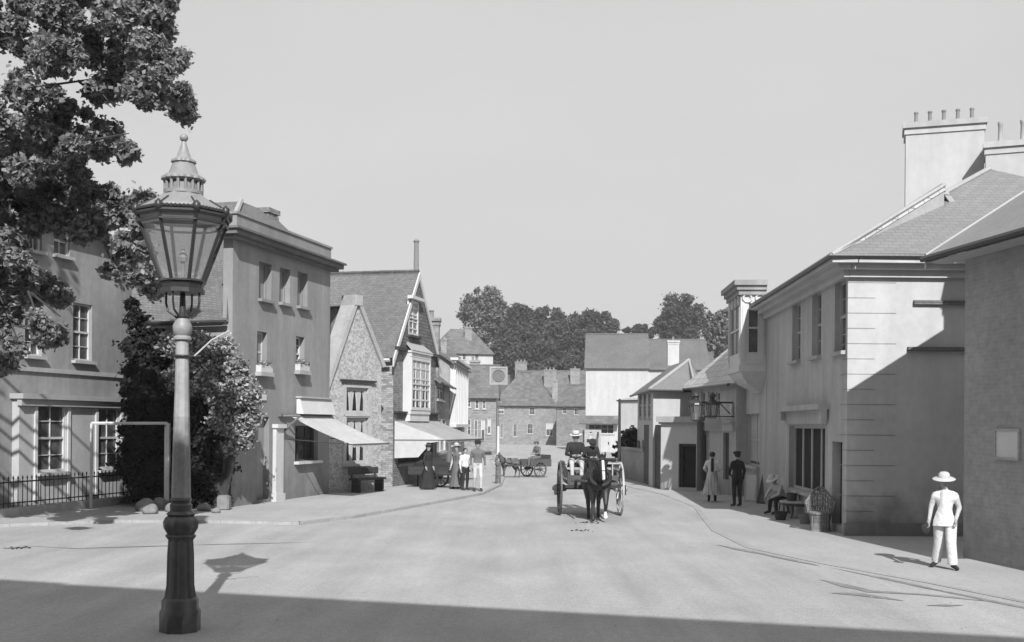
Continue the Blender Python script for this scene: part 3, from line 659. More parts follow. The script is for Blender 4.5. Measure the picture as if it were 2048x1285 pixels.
bush('tree_shadow_bush', 'added near-black leaves standing in for the tree shadow on the creeper right of the lamp post', 'bush', [(402, 825, 30.7, 34), (400, 870, 30.7, 42), (425, 880, 30.6, 34), (408, 940, 30.6, 44), (438, 930, 30.5, 26), (395, 980, 30.6, 38), (420, 985, 30.5, 34), (398, 795, 30.8, 20)], M['leaf_dark'], 20000, .07, 12)  # near-black leaves added where the tree's shadow falls on the creeper
bush('creeper', 'sunlit leafy creeper climbing the side wall beside the tall house', 'creeper', [(350, 690, 30.8, 26), (395, 685, 30.8, 26), (440, 700, 30.4, 28), (385, 725, 30.5, 28), (425, 745, 30.4, 32), (365, 760, 30.8, 28), (470, 735, 30.0, 24), (490, 790, 29.8, 28), (455, 800, 30.0, 32), (500, 835, 30.0, 20), (470, 850, 30.0, 28), (485, 880, 30.0, 22), (440, 780, 30.2, 32), (395, 775, 30.5, 26), (500, 760, 30.2, 12), (505, 800, 30.2, 14), (460, 895, 30.0, 18), (415, 700, 30.5, 24), (478, 765, 29.8, 20), (445, 840, 30.0, 26)], M['leaf_ivy'], 36000, .055, 13)
 
def curtains(parent, W, h, n, rdep, m=None, drop=.92):
    a0, a1, z0, z1 = h[:4]; w_ = (a1-a0)/n; b = NB()
    for i in range(n):
        for s in (0, 1):
            e = a0+w_*(i+s); k = 1 if s == 0 else -1
            pts = [(e+k*.05, z1-.06), (e+k*w_*.46, z1-.06), (e+k*w_*.30, z1-(z1-z0)*.45), (e+k*w_*.2, z1-(z1-z0)*drop), (e+k*.05, z1-(z1-z0)*drop)]
            f = [W.P(a, z, -rdep+.016) for a, z in pts]; g = [W.P(a, z, -rdep+.024) for a, z in pts]
            face(b, f); face(b, g)
            for j in range(5): face(b, [f[j], f[(j+1) % 5], g[(j+1) % 5], g[j]])
    o = obj('curtains', b, m or M['blind'], parent); o['kind'] = 'stuff'; return o
# ================================================================== flint gabled building
A = XY(651, 37.25); B = XY(762, 39.6); W = Wall(A, B); LC = W.len
rt = root('flint_house', 'flint walled building with steep coped gable and stone mullioned window', 'house', (W.P(LC/2, 0).x, W.P(LC/2, 0).y, 0))
ap = W.px(713, 606); zl = W.px(653, 792)[1]; zr = W.px(752, 735)[1]
win = [W.rect(692, 776, 736, 828), W.rect(692, 836, 736, 928)]
bm = NB(); wallgrid(bm, W, 0, LC, -.1, ap[1], win, .16, [(0, zl, ap[0], ap[1]), (ap[0], ap[1], LC, zr)])
face(bm, [W.P(0, -.1), W.P(0, zl), W.P(0, zl, -7), W.P(0, -.1, -7)]); face(bm, [W.P(LC, -.1), W.P(LC, zr), W.P(LC, zr, -7), W.P(LC, -.1, -7)])
obj('wall', bm, M['flint'], rt)
for i, h in enumerate(win): 
    curtains(window(rt, W, h, 3, 1, rdep=.15, sash=False, fm=M['stone'], fw=.11, bar=.1, pm=M['glass_dark'], sill=.06), W, h, 3, .15)
b = NB()
for h in win:
    W.box(b, h[0]-.16, h[0]-.003, h[2]-.1, h[3]+.12, -.02, .03); W.box(b, h[1]+.003, h[1]+.16, h[2]-.1, h[3]+.12, -.02, .03); W.box(b, h[0]-.003, h[1]+.003, h[3]+.003, h[3]+.12, -.02, .03)
obj('quoins', b, M['stone'], rt)
h = win[0]; b = NB(); W.box(b, h[0]-.3, h[1]+.3, h[3]+.2, h[3]+.27, 0, .14); obj('hood_mould', b, M['iron'], rt)
b = NB()   # coping stones
for (p, q) in (((-.1, zl-.15), ap), (ap, (LC, zr))):
    dz = Vector((q[0]-p[0], q[1]-p[1])).normalized(); nx, nz = -dz.y*.16, dz.x*.16
    hexa(b, [W.P(p[0], p[1], .1), W.P(q[0], q[1], .1), W.P(q[0], q[1], -.55), W.P(p[0], p[1], -.55), W.P(p[0]+nx, p[1]+nz, .1), W.P(q[0]+nx, q[1]+nz, .1), W.P(q[0]+nx, q[1]+nz, -.55), W.P(p[0]+nx, p[1]+nz, -.55)])
W.box(b, ap[0]-.22, ap[0]+.2, ap[1]-.1, ap[1]+.26, -.5, .12); obj('coping', b, M['stone'], rt)
b = NB(); slab(b, [W.P(-.1, zl-.1, -.5), W.P(ap[0], ap[1]-.05, -.5), W.P(ap[0], ap[1]-.05, -7), W.P(-.1, zl-.1, -7)], .1); slab(b, [W.P(LC, zr-.1, -.5), W.P(ap[0], ap[1]-.05, -.5), W.P(ap[0], ap[1]-.05, -7), W.P(LC, zr-.1, -7)], .1); obj('roof', b, M['tile'], rt)
# bench boards by the flint wall
q = W.P(1.6, 0, .5); rb = root('bench', 'dark plank bench standing by the flint wall under the awning', 'bench', (q.x, q.y, .07), math.atan2(W.d.y, W.d.x), local=True)
b = NB(); box(b, -.75, .75, -.2, .2, .42, .5); obj('seat', b, M['dark_wood'], rb)
b = NB(); box(b, -.75, .75, .18, .23, .62, .85); obj('backrest', b, M['dark_wood'], rb)
for x in (-.6, .6):
    b = NB(); box(b, x-.04, x+.04, -.18, .18, 0, .42); box(b, x-.035, x+.035, .182, .228, .42, .62); obj('leg', b, M['dark_wood'], rb)
# ================================================================== tile hung gabled shop house
P0 = XY(786, 41.6); P1 = P0+Vector((.25, 1))*5.0; W = Wall(P0, P1); LD = W.len
rt = root('gabled_house', 'brick shop house with steep tile hung gable, white bay window and tall flue', 'house', (W.P(LD/2, 0).x, W.P(LD/2, 0).y, 0))
zE = W.px(786, 694)[1]; ap = W.px(836, 548); ap = (LD*.5, ap[1])
wg = [W.rect(813, 602, 833, 672)]; w1 = [W.rect(806, 712, 845, 828)]; wsh = [(.6, LD-.3, .9, W.px(830, 850)[1]-.1)]
bm = house_walls(W, 0, LD, zE, 8, w1+wsh, rdep=.1); obj('wall', bm, M['brick'], rt)
bm = NB(); wallgrid(bm, W, -.05, LD+.05, zE, ap[1], wg, .1, [(-.05, zE, ap[0], ap[1]), (ap[0], ap[1], LD+.05, zE)])
for v_ in bm.verts: v_.co += Vector((W.n.x, W.n.y, 0))*.08
obj('gable', bm, M['tile_hung'], rt)
Wg = Wall(W.A+W.n*.08, W.B+W.n*.08)
gw = window(rt, Wg, wg[0], 2, 5, rdep=.06, fw=.1, bar=.05, sash=True, pm=M['glass_mid'], blind=.42, sill=.14, sillm=M['dark_wood'])
b = NB(); W.box(b, wg[0][0]-.12, wg[0][1]+.12, wg[0][3]+.02, wg[0][3]+.14, .08, .3); obj('window_hood', b, M['white_paint'], gw)
b = NB(); W.box(b, -.1, LD+.1, zE-.1, zE+.02, .09, .22); obj('string_course', b, M['dark_wood'], rt)
# white projecting bay window
h = w1[0]; Wb = Wall(W.A+W.n*.34, W.B+W.n*.34); b = NB()
W.box(b, h[0]-.02, h[1]+.02, h[2]-.02, h[2]+.12, .003, .34); W.box(b, h[0]-.02, h[1]+.02, h[3]-.1, h[3]+.06, .003, .36); W.box(b, h[0]-.06, h[1]+.06, h[3]+.06, h[3]+.14, .003, .42)
W.box(b, h[0]-.02, h[0]+.06, h[2]+.12, h[3]-.1, .003, .3); W.box(b, h[1]-.06, h[1]+.02, h[2]+.12, h[3]-.1, .003, .3)
W.box(b, h[0]+.0, h[1]-.0, h[2]-.3, h[2]-.02, .003, .3)
bw_ = obj('bay_window', b, M['white_paint'], rt)
curtains(window(bw_, Wb, (h[0], h[1], h[2]+.13, h[3]-.11), 4, 5, rdep=.05, fw=.12, bar=.07, pm=M['glass_dark'], blind=0, sill=0), Wb, (h[0], h[1], h[2]+.13, h[3]-.11), 2, .05)
b = NB(); k0 = W.P(h[0]-.1, h[3]+.14, .003); slab(b, [W.P(h[0]-.1, h[3]+.15, .44), W.P(h[1]+.1, h[3]+.15, .44), W.P(h[1]-.2, h[3]+.5, .06), W.P(h[0]+.2, h[3]+.5, .06)], .06); obj('bay_roof', b, M['lead'], bw_)
# ground floor shop window, interior darkness painted on its panes
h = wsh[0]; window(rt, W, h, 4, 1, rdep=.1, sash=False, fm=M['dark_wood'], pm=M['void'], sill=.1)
zA = W.px(800, 842)[1]
b = NB(); W.box(b, .1, LD, zA+.08, zA+.3, .003, .12); W.box(b, .05, LD+.05, zA+.3, zA+.36, .003, .22); obj('fascia', b, M['dark_wood'], rt)
# roofs
nn = Vector((W.n.x, W.n.y, 0)); zr_ = ap[1]+.05
b = NB(); ov = .1
for a, sgn in ((-.35, 1), (LD+.35, -1)):
    zlo = zE+ (zr_-zE)*(-.35/(LD*.5)) 
    slab(b, [W.P(a, zlo, ov), W.P(ap[0], zr_, ov), W.P(ap[0], zr_, -9), W.P(a, zlo, -9)], .1)
obj('roof', b, M['tile'], rt)
b = NB()   # barge boards
ov = .1
for a in (-.38, LD+.38):
    zlo = zE+(zr_-zE)*(-.38/(LD*.5)); p, q = (a, zlo-.02), (ap[0], zr_-.02)
    dz = Vector((q[0]-p[0], q[1]-p[1])).normalized(); nx, nz = -dz.y*.22*(1 if q[0] > p[0] else -1), abs(dz.x)*.22
    s1 = 1
    hexa(b, [W.P(p[0]-nx*0, p[1]-.27, ov+.003), W.P(q[0], q[1]-.27, ov+.003), W.P(q[0], q[1]-.27, ov+.06), W.P(p[0], p[1]-.27, ov+.06), W.P(p[0], p[1], ov+.003), W.P(q[0], q[1], ov+.003), W.P(q[0], q[1], ov+.06), W.P(p[0], p[1], ov+.06)])
obj('barge_board', b, M['white_paint'], rt)
ridge(rt, W.P(ap[0], zr_+.02, ov), W.P(ap[0], zr_+.02, -9))
gl = W.P(-.37, zE-.4, ov); gutter(rt, W.P(-.42, zE-.52, .0), W.P(-.42, zE-.52, -5), .07, M['white_paint'])
pf = W.P(ap[0]+.1, zr_-.3, -.05); b = NB(); limb(b, [pf, Vector((pf.x, pf.y, at(838, 483, pf.y).z))], [.11, .09], 8); ball(b, (pf.x, pf.y, at(838, 483, pf.y).z), .13, s=(1, 1, .6)); obj('flue', b, M['terracotta'], rt)
b = NB(); b_ = [W.P(-.006, z, -o) for z, o in ((0, 0.01), (zE-.4, 0.01), (zE-.4, 5), (0, 5))]; face(b, b_); obj('side_wall', b, M['brick_pale_lit'], rt)  # paler brick sheet over the flank; its sunlit look is put into the colour
awning(W, .05, LD+.2, zA+.02, 2.05, W.px(840, 905)[1]+.55, 'dull canvas awning with side curtain over the gabled brick shop', M['canvas_dull'], curtain=[(.05, zA), (.05, 1.15), (1.0, 1.2), (1.5, 1.75), (2.08, W.px(840, 905)[1]+.55)])
WD = W
# ================================================================== farther left row
def row_house(name, label, A, B, depth, vE, vR, wallm, roofm, wins, chim=(), back=3.0, pm=None, fm=None, nx=2, ny=2, gm=None, zE=None, hip=(0, 0), ridge_=True, group=None, over=.25, sash=False):
    """house with its ridge along the street front; vE/vR picture heights of eave and ridge at the front's middle"""
    W = Wall(A, B); Lh = W.len; mid = W.P(Lh/2, 0); um = U0+mid.x/mid.y*F
    ze = W.px(um, vE)[1] if zE is None else zE
    rb = Vector((W.n.x, W.n.y, 0))*-back; zr = CAMH+(850+ROLL*(um-1024)-vR)/F*(mid.y+(-W.n.y*back))
    rt = root(name, label, 'house', (mid.x, mid.y, 0), group=group)
    hs = [W.rect(*h) for h in wins]
    hs = [(max(.05, h[0]), min(Lh-.05, h[1]), max(.05, h[2]), min(ze-.05, h[3])) for h in hs]; hs = [h for h in hs if h[1]-h[0] > .1 and h[3]-h[2] > .1]
    bm = house_walls(W, 0, Lh, ze, 2*back, hs, rdep=.1)
    for a in (0, Lh): 
        if not hip[0 if a == 0 else 1]: face(bm, [W.P(a, ze), W.P(a, ze, -2*back), W.P(a, zr-.12, -back)])
    obj('wall', bm, wallm, rt)
    for h in hs: window(rt, W, h, nx, ny, rdep=.1, fm=fm, pm=pm, sash=sash, sill=.08, blind=random.choice([0, 0, .3, .5]))
    b = NB(); o = over; h0, h1 = hip
    sl = (zr-ze)/back*o
    slab(b, [W.P(-o, ze-sl, o), W.P(Lh+o, ze-sl, o), W.P(Lh+(o if not h1 else -h1), zr, -back), W.P(-o if not h0 else h0, zr, -back)], .1)
    slab(b, [W.P(-o, ze-sl, -2*back-o), W.P(Lh+o, ze-sl, -2*back-o), W.P(Lh+(o if not h1 else -h1), zr, -back), W.P(-o if not h0 else h0, zr, -back)], .1)
    if h0: slab(b, [W.P(-o, ze-sl, o), W.P(-o, ze-sl, -2*back-o), W.P(h0, zr, -back)], .1)
    if h1: slab(b, [W.P(Lh+o, ze-sl, o), W.P(Lh+o, ze-sl, -2*back-o), W.P(Lh-h1, zr, -back)], .1)
    obj('roof', b, roofm, rt)
    if ridge_: ridge(rt, W.P(h0 or -o, zr, -back), W.P(Lh-(h1 or -o), zr, -back), .1, roofm)
    gutter(rt, W.P(-o, ze-sl-.05, o+.05), W.P(Lh+o, ze-sl-.05, o+.05), .05)
    for c in chim:
        u, v0, Y, hx, np_ = c[:5]; cc = at(u, v0, Y); chimney(rt, cc, hx, .35, min(ze, cc.z-1.5), cc.z, (1, 0), c[5] if len(c) > 5 else M['brick_far'], np_, poth=.35)
    return rt, W, ze, zr
E0 = P1+Vector((.25, 1))*.1
rt, W, ze, zr = row_house('terrace_house', 'brick house with dark swept roof next beyond the gabled shop', E0, XY(898, 53.5), 6, 762, 690, M['brick'], M['tile'], [(874, 762, 888, 800), (874, 838, 892, 905)], [(863, 637, 49, .35, 1)], back=2.2, hip=(0, 0))
rt, W, ze, zr = row_house('timbered_house', 'narrow house with pale timbered upper bay beyond the brick terrace house', XY(899, 54), XY(929, 63), 6, 728, 690, M['stucco_house'], M['tile'], [(902, 745, 909, 800), (914, 748, 921, 800), (903, 835, 911, 890), (916, 835, 924, 888)], [], back=1.5)
b = NB()
for i in range(9): W.box(b, .1+i*(W.len-.2)/9, .1+i*(W.len-.2)/9+.16, ze-3.2, ze-.05, .003, .3-.002*i)
W.box(b, .0, W.len, ze-3.35, ze-3.2, .003, .34); W.box(b, 0, W.len, ze-.05, ze+.08, .003, .4); obj('timber_bay', b, M['white_paint'], rt)
row_house('cottage', 'low cottage with long dark roof behind the street lamp side inn sign', XY(927, 90), XY(992, 90), 6, 792, 731, M['brick_far'], M['tile_far'], [(934, 798, 942, 815), (950, 800, 958, 818), (965, 800, 972, 818), (934, 838, 942, 880), (948, 840, 955, 880), (962, 840, 970, 880), (975, 838, 982, 868)], [(950, 722, 96, .4, 2)], back=4, nx=2, ny=2)
row_house('hill_house', 'pale walled house with hipped roof standing high below the hill trees', XY(868, 150), XY(985, 152), 6, 705, 660, M['white_render'], M['tile_far'], [(925, 708, 932, 720), (950, 708, 957, 720)], [(937, 655, 154, .5, 2)], back=4.5, hip=(3, 2))
row_house('hill_cottage', 'low roofed house left of the hipped hill house, above the shops', XY(852, 128), XY(915, 131), 6, 712, 683, M['white_render'], M['tile_far'], [(900, 715, 905, 722)], [(888, 678, 131, .35, 1)], back=4)
# centre of the view
row_house('brick_cottage', 'two storey brick cottage with hipped tile roof closing the street', XY(985, 138), XY(1112, 137), 6, 808, 745, M['brick_far'], M['tile_far'], [(996, 815, 1008, 828), (1058, 815, 1070, 830), (1000, 846, 1006, 876), (1026, 848, 1034, 874), (1054, 848, 1066, 868), (1092, 846, 1106, 872)], [(1110, 760, 138, .35, 0)], back=4.0, hip=(3.0, 3.5), pm=M['glass_mid'])
row_house('long_roofed_house', 'house with long dark tile roof and two chimneys behind the brick cottage', XY(1030, 162), XY(1175, 161), 6, 800, 742, M['brick_far'], M['tile_far'], [(1130, 806, 1140, 820)], [(1042, 724, 168, .9, 3), (1100, 740, 164, .9, 3), (1150, 738, 164, .7, 1)], back=5)
row_house('side_cottage', 'gabled cottage at the right end of the brick cottage', XY(1113, 130), XY(1172, 128), 6, 810, 770, M['brick_far'], M['tile_far'], [(1125, 815, 1133, 828), (1148, 818, 1156, 830)], [], back=3)
# inn sign on its post
p = G(996, 916); q = at(996, 752, p.y); rt = root('inn_sign', 'square inn sign with round emblem high on a tall white post', 'sign', (p.x, p.y, 0))
b = NB(); limb(b, [(p.x, p.y, 2.2), (p.x, p.y, q.z+.5)], [.03, .025], 8); obj('post', b, M['tile_far'], rt)
b = NB(); limb(b, [p, (p.x, p.y, 2.25)], [.11, .09], 8); obj('post_base', b, M['white_paint'], rt)
s = 18*p.y/F; b = NB()
for z0_, z1_, x0_, x1_ in ((q.z-s, q.z-s+.12, -s, s), (q.z+s-.12, q.z+s, -s, s), (q.z-s+.12, q.z+s-.12, -s, -s+.12), (q.z-s+.12, q.z+s-.12, s-.12, s)): box(b, p.x+x0_, p.x+x1_, p.y-.2, p.y-.06, z0_, z1_)
sg = obj('frame', b, M['stucco_house'], rt); b = NB(); box(b, p.x-s+.12, p.x+s-.12, p.y-.16, p.y-.1, q.z-s+.12, q.z+s-.12); obj('board', b, M['board'], sg)
b = NB(); ring(b, (p.x, p.y-.17, q.z), (0, 1, 0), s*.62, .05, 20); tube(b, [(p.x, p.y-.163, q.z), (p.x, p.y-.18, q.z)], s*.5, 16); obj('emblem', b, M['cloth_mid'], sg)
# bollard post at the kerb corner
p = G(996, 966, .1); b = NB(); lathe(b, [(.11, .05), (.10, .8), (.13, .82), (.12, .9), (.02, 1.0)], 10, (p.x, p.y, 0)); tag(obj('bollard', b, M['mid_wood'], smooth=True), 'short round bollard post at the kerb corner', 'bollard')
# ================================================================== cream building across the street end
rt, W, ze, zr = row_house('white_building', 'large white rendered building with plain tiled roof across the far end', XY(1171, 102), XY(1296, 101.5), 6, 735, 669, M['white_render'], M['tile'], [(1177, 849, 1228, 868)], [], back=5, nx=4, ny=2, over=.15)
h = W.rect(1160, 836, 1238, 848); b = NB(); slab(b, [W.P(h[0]-.1, h[2], .9), W.P(h[1], h[2], .9), W.P(h[1], h[3]+.2, .01), W.P(h[0]-.1, h[3]+.2, .01)], .08); obj('pent_roof', b, M['tile_far'], rt)
row_house('white_annexe', 'lower pale wing joined behind the small corner house', XY(1262, 103.5), XY(1418, 103), 6, 738, 680, M['white_render'], M['tile'], [], [(1346, 682, 98, .5, 1, M['white_render'])], back=5, over=.15)
rt, W, ze, zr = row_house('gabled_shed', 'narrow white gable ended outhouse in front of the white building', XY(1236, 72), XY(1276, 71), 6, 800, 796, M['white_render'], M['lead'], [], [], back=1.2, over=.05, ridge_=False)
p = G(1238, 962); rt = root('gate_post', 'dark tall timber post at the end of the small corner house wall', 'post', (p.x, p.y, 0)); b = NB(); limb(b, [p, (p.x, p.y, at(1238, 800, p.y).z)], [.09, .05], 8); obj('shaft', b, M['dark_wood'], rt)
b = NB(); lathe(b, [(.11, -.01), (.11, .35), (.09, .4)], 8, (p.x, p.y, 0)); obj('sleeve', b, M['iron'], rt)
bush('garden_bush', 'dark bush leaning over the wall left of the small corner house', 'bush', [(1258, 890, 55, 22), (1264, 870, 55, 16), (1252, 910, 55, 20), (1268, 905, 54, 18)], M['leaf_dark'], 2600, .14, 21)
A = XY(1238, 52); B = XY(1288, 47); W = Wall(A, B); b = NB(); W.box(b, 0, W.len, -.1, 1.35, -.3, 0); W.box(b, 0, W.len, 1.35, 1.45, -.36, .06); tag(obj('garden_wall', b, M['brick_dark']), 'dark brick garden wall beneath the bush', 'wall')
# ================================================================== small corner house: white end wall, hipped roof
c0 = XY(1306, 43.8); c1 = XY(1374, 44.2); cb = XY(1275, 51.5)
Wf = Wall(c0, c1); Wl = Wall(cb, c0); rt = root('corner_house', 'small white ended house with hipped roof and dark slatted side windows', 'house', (c0.x, c0.y, 0))
ze = at(1306, 777, 43.8).z
hl = [Wl.rect(1278, 786, 1283, 836), Wl.rect(1287, 786, 1292, 836), Wl.rect(1296, 785, 1301, 836), Wl.rect(1274, 880, 1280, 935), Wl.rect(1284, 880, 1291, 935)]
b = NB(); wallgrid(b, Wl, 0, Wl.len, -.1, ze, hl, .1); obj('side_wall', b, M['grey_paint'], rt)
b = NB(); wallgrid(b, Wf, 0, Wf.len+2, -.1, ze, [], .1); obj('wall', b, M['white_render'], rt); b = NB(); face(b, [Wl.P(0, -.1), Wl.P(0, ze), Vector((c1.x+2, cb.y, ze)), Vector((c1.x+2, cb.y, -.1))]); obj('rear_wall', b, M['white_render'], rt)
for h in hl: window(rt, Wl, h, 1, 3, rdep=.1, fm=M['grey_paint'], sill=.05)
pk = at(1378, 720, 47.5); o = .28
b = NB(); e0 = Wf.P(-o, ze-.05, o); e1 = Wf.P(Wf.len+.6, ze-.05, o); e2 = Wl.P(-.2, ze-.05, o)
slab(b, [e0, e1, pk], .08); obj('end_roof', b, M['slate'], rt)
b = NB(); slab(b, [e0, e2, pk+Vector((-.1, 4.2, 0)), pk], .08); slab(b, [e1, pk, pk+Vector((-.1, 4.2, 0)), e1+Vector((.2, 8, 0))], .08); obj('roof', b, M['tile'], rt)
b = NB(); tube(b, [e0, pk], .07, 6); tube(b, [pk, e1+Vector((-.4, 0, .35))], .05, 6); obj('hip_ridge', b, M['lead'], rt)
gutter(rt, e0+Vector((0, -.05, -.06)), e1+Vector((0, -.05, -.06)), .05); gutter(rt, e0+Vector((-.05, 0, -.06)), e2+Vector((-.05, 0, -.06)), .05)
# projecting ground floor shop with pale fascia
zf = at(1350, 845, 42).z; A = XY(1322, 42.4); B = XY(1394, 41.6); W = Wall(A, B); hd = [W.rect(1357, 888, 1392, 976)]
rs = root('corner_shop', 'flat roofed white shopfront with dark doorway in front of the small corner house', 'shop', (W.P(W.len/2, 0).x, W.P(W.len/2, 0).y, 0))
b = NB(); wallgrid(b, W, 0, W.len, -.1, zf, hd, .25); face(b, [W.P(0, -.1), W.P(0, zf), W.P(0, zf, -1.8), W.P(0, -.1, -1.8)]); face(b, [W.P(W.len, -.1), W.P(W.len, zf), W.P(W.len, zf, -1.8), W.P(W.len, -.1, -1.8)]); obj('wall', b, M['cream_render'], rs)
h = hd[0]; b = NB(); W.box(b, h[0], h[1], h[2], h[3], -.3, -.24); obj('door', b, M['void'], rs); b = NB(); W.box(b, h[0], h[0]+.1, h[2], h[3], -.22, -.1); W.box(b, h[0]+.1, h[1], h[3]-.1, h[3], -.22, -.1); W.box(b, h[1]-.7, h[1]-.6, h[2], h[3]-.1, -.22, -.1); obj('door_frame', b, M['dark_wood'], rs)  # near-black panel paints the darkness of the doorway
b = NB(); W.box(b, -.12, W.len+.1, zf, zf+.22, -1.9, .2); W.box(b, -.06, W.len+.06, zf-.07, zf, -1.85, .1); obj('fascia', b, M['lead'], rs)
A2 = XY(1306, 43.4); W3 = Wall(XY(1288, 47), A); b = NB(); W3.box(b, 0, W3.len-.02, -.1, zf-.1, -.2, 0); obj('side_wall', b, M['dark_wood'], rs)
# ================================================================== slate roofed shop
A = XY(1374, 44.4); B = XY(1472, 38.5); W = Wall(A, B); ze = W.px(1420, 770)[1]
rt = root('slate_roofed_shop', 'low shop with sunlit pale slate roof between corner house and bay window house', 'shop', (W.P(W.len/2, 0).x, W.P(W.len/2, 0).y, 0))
hu = [W.rect(u, 784, u+8, 834) for u in (1379, 1390, 1402, 1416, 1432)]; hg = [W.rect(1400, 870, 1412, 960), W.rect(1446, 866, 1458, 960)]
b = house_walls(W, 0, W.len, ze, 5, hu+hg, rdep=.12); obj('wall', b, M['stucco_right'], rt)
for h in hu: window(rt, W, h, 2, 3, rdep=.12, fm=M['grey_paint'], sill=.06, sash=False)
for h in hg: b = NB(); W.box(b, h[0], h[1], h[2], h[3], -.16, -.1); obj('door', b, M['dark_wood'], rt)
b = NB(); z_ = W.px(1420, 846)[1]; W.box(b, .2, W.len-.1, z_-.3, z_, .003, .1); W.box(b, .15, W.len-.05, z_, z_+.06, .003, .2); obj('fascia', b, M['grey_paint'], rt)
eL = W.P(-.3, ze-.05, .25); eR = W.P(W.len+.5, ze-.05, .25); K1 = at(1408, 738, 46.2); K = at(1472, 684, 43.5); K2 = at(1575, 640, 40.5)
b = NB(); slab(b, [eL, eR, K], .06); slab(b, [eL, K, K1], .06); slab(b, [eR, K2, K], .06); slab(b, [K1, K, K+Vector((.6, 3, -1.5))], .06); slab(b, [K, K2, K2+Vector((1.5, 3, -2)), K+Vector((.6, 3, -1.5))], .06); obj('roof', b, M['slate_lit'], rt)
gutter(rt, W.P(-.3, ze-.1, .3), W.P(W.len, ze-.1, .3), .05)
# shop lantern on its bracket
pw_ = W.P(W.len-.35, W.px(1462, 806)[1], .0); d = Vector((W.n.x, W.n.y, 0)); tip = pw_+d*1.6; rl = root('shop_lantern', 'dark iron bracket with hanging glass shop lantern above the doorway', 'lantern', tuple(pw_))
b = NB(); tube(b, [pw_, tip], .035, 6); tube(b, [pw_+Vector((0, 0, -.5)), pw_+d*.5], .02, 6); obj('bracket', b, M['iron'], rl)
for k in (.75, 1.35):
    c = pw_+d*k; b = NB(); lathe(b, [(.11, -.62), (.13, -.6), (.23, -.1), (.23, -.07)], 6, c); lw_ = obj('lantern_glass', b, M['glass_lamp'], rl)
    b = NB(); lathe(b, [(.26, -.09), (.24, -.03), (.09, .1), (.09, .2), (.15, .22), (.1, .3), (.03, .36)], 10, c); lathe(b, [(.1, -.68), (.13, -.62)], 8, c)
    for j in range(6): a = j*math.pi/3; tube(b, [c+Vector((.125*math.cos(a), .125*math.sin(a), -.61)), c+Vector((.235*math.cos(a), .235*math.sin(a), -.08))], .012, 4)
    obj('lantern_frame', b, M['iron'], rl)
p = W.P(W.len-.2, 0, .2); q = W.P(W.len-.2, 0, .75); z0 = at(1468, 862, q.y).z; z1 = at(1468, 838, q.y).z
rg = root('shop_sign', 'pale square shop sign board hanging out beside the bay window house', 'sign', (q.x, q.y, z0)); b = NB(); obox(b, q.xy, W.n, .3, W.d, .03, z0, z1); obj('board', b, M['cloth_pale'], rg); b = NB(); tube(b, [W.P(W.len-.2, z1+.08, 0), W.P(W.len-.2, z1+.08, 1.1)], .02, 6); obj('bracket', b, M['iron'], rg)
z2 = at(1460, 832, q.y).z; z3 = at(1460, 808, q.y).z; b = NB(); obox(b, W.P(W.len-.3, 0, .08).xy, W.d, .1, W.n, .02, z2, z3); tag(obj('notice_board', b, M['white_paint']), 'narrow white notice fixed above the square shop sign', 'notice')
# ================================================================== right stucco building
c = G(1692, 1072); Dr = Vector((.045, 1)).normalized(); Ar = Vector((c.x, c.y)); W = Wall(Ar+Dr*9.8, Ar); LR = W.len   # a grows towards the near corner
rt = root('render_house', 'long two storey rendered house with slate hipped roof and sunlit quoined end wall', 'house', (W.P(LR/2, 0).x, W.P(LR/2, 0).y, 0))
ze = 6.12
hu = [W.rect(1672, 560, 1689, 704), W.rect(1626, 584, 1640, 713), W.rect(1586, 606, 1599, 722)]
hs = [W.rect(1578, 852, 1650, 985)]; hd = [W.rect(1664, 884, 1684, 1050)]; hw = [W.rect(1490, 828, 1518, 930)]
hu = [(max(.1, a-.12), b_+.12, z0, z1) for a, b_, z0, z1 in hu]
allh = [(max(.05, h[0]), min(LR-.12, h[1]), h[2], h[3]) for h in hu+hs+hd]
b = house_walls(W, 0, LR, ze, 10, allh, rdep=.2); bmesh.ops.delete(b, geom=[f for f in b.faces if all((v.co.xy-W.B).dot(W.d) > -.01 for v in f.verts)], context='FACES'); obj('wall', b, M['stucco_right'], rt)
for h in allh[:3]: window(rt, W, h, 2, 4, rdep=.2, pm=M['glass_mid'], fm=M['grey_paint'], sill=.12)
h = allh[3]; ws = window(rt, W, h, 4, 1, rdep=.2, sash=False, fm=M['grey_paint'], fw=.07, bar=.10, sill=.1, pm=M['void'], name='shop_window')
b = NB(); z_ = W.px(1612, 822)[1]; W.box(b, h[0]-.3, h[1]+.3, h[3]+.05, z_, .003, .06); W.box(b, h[0]-.4, h[1]+.4, z_, z_+.14, .003, .26); W.box(b, h[0]-.4, h[0]-.2, z_-.25, z_, .061, .2); W.box(b, h[1]+.2, h[1]+.4, z_-.25, z_, .061, .2); obj('shop_fascia', b, M['stucco_right'], rt)
h = allh[4]; b = NB(); W.box(b, h[0], h[1], h[2], h[3], -.24, -.2); obj('door', b, M['void'], rt)  # doorway's shade painted as a near-black panel
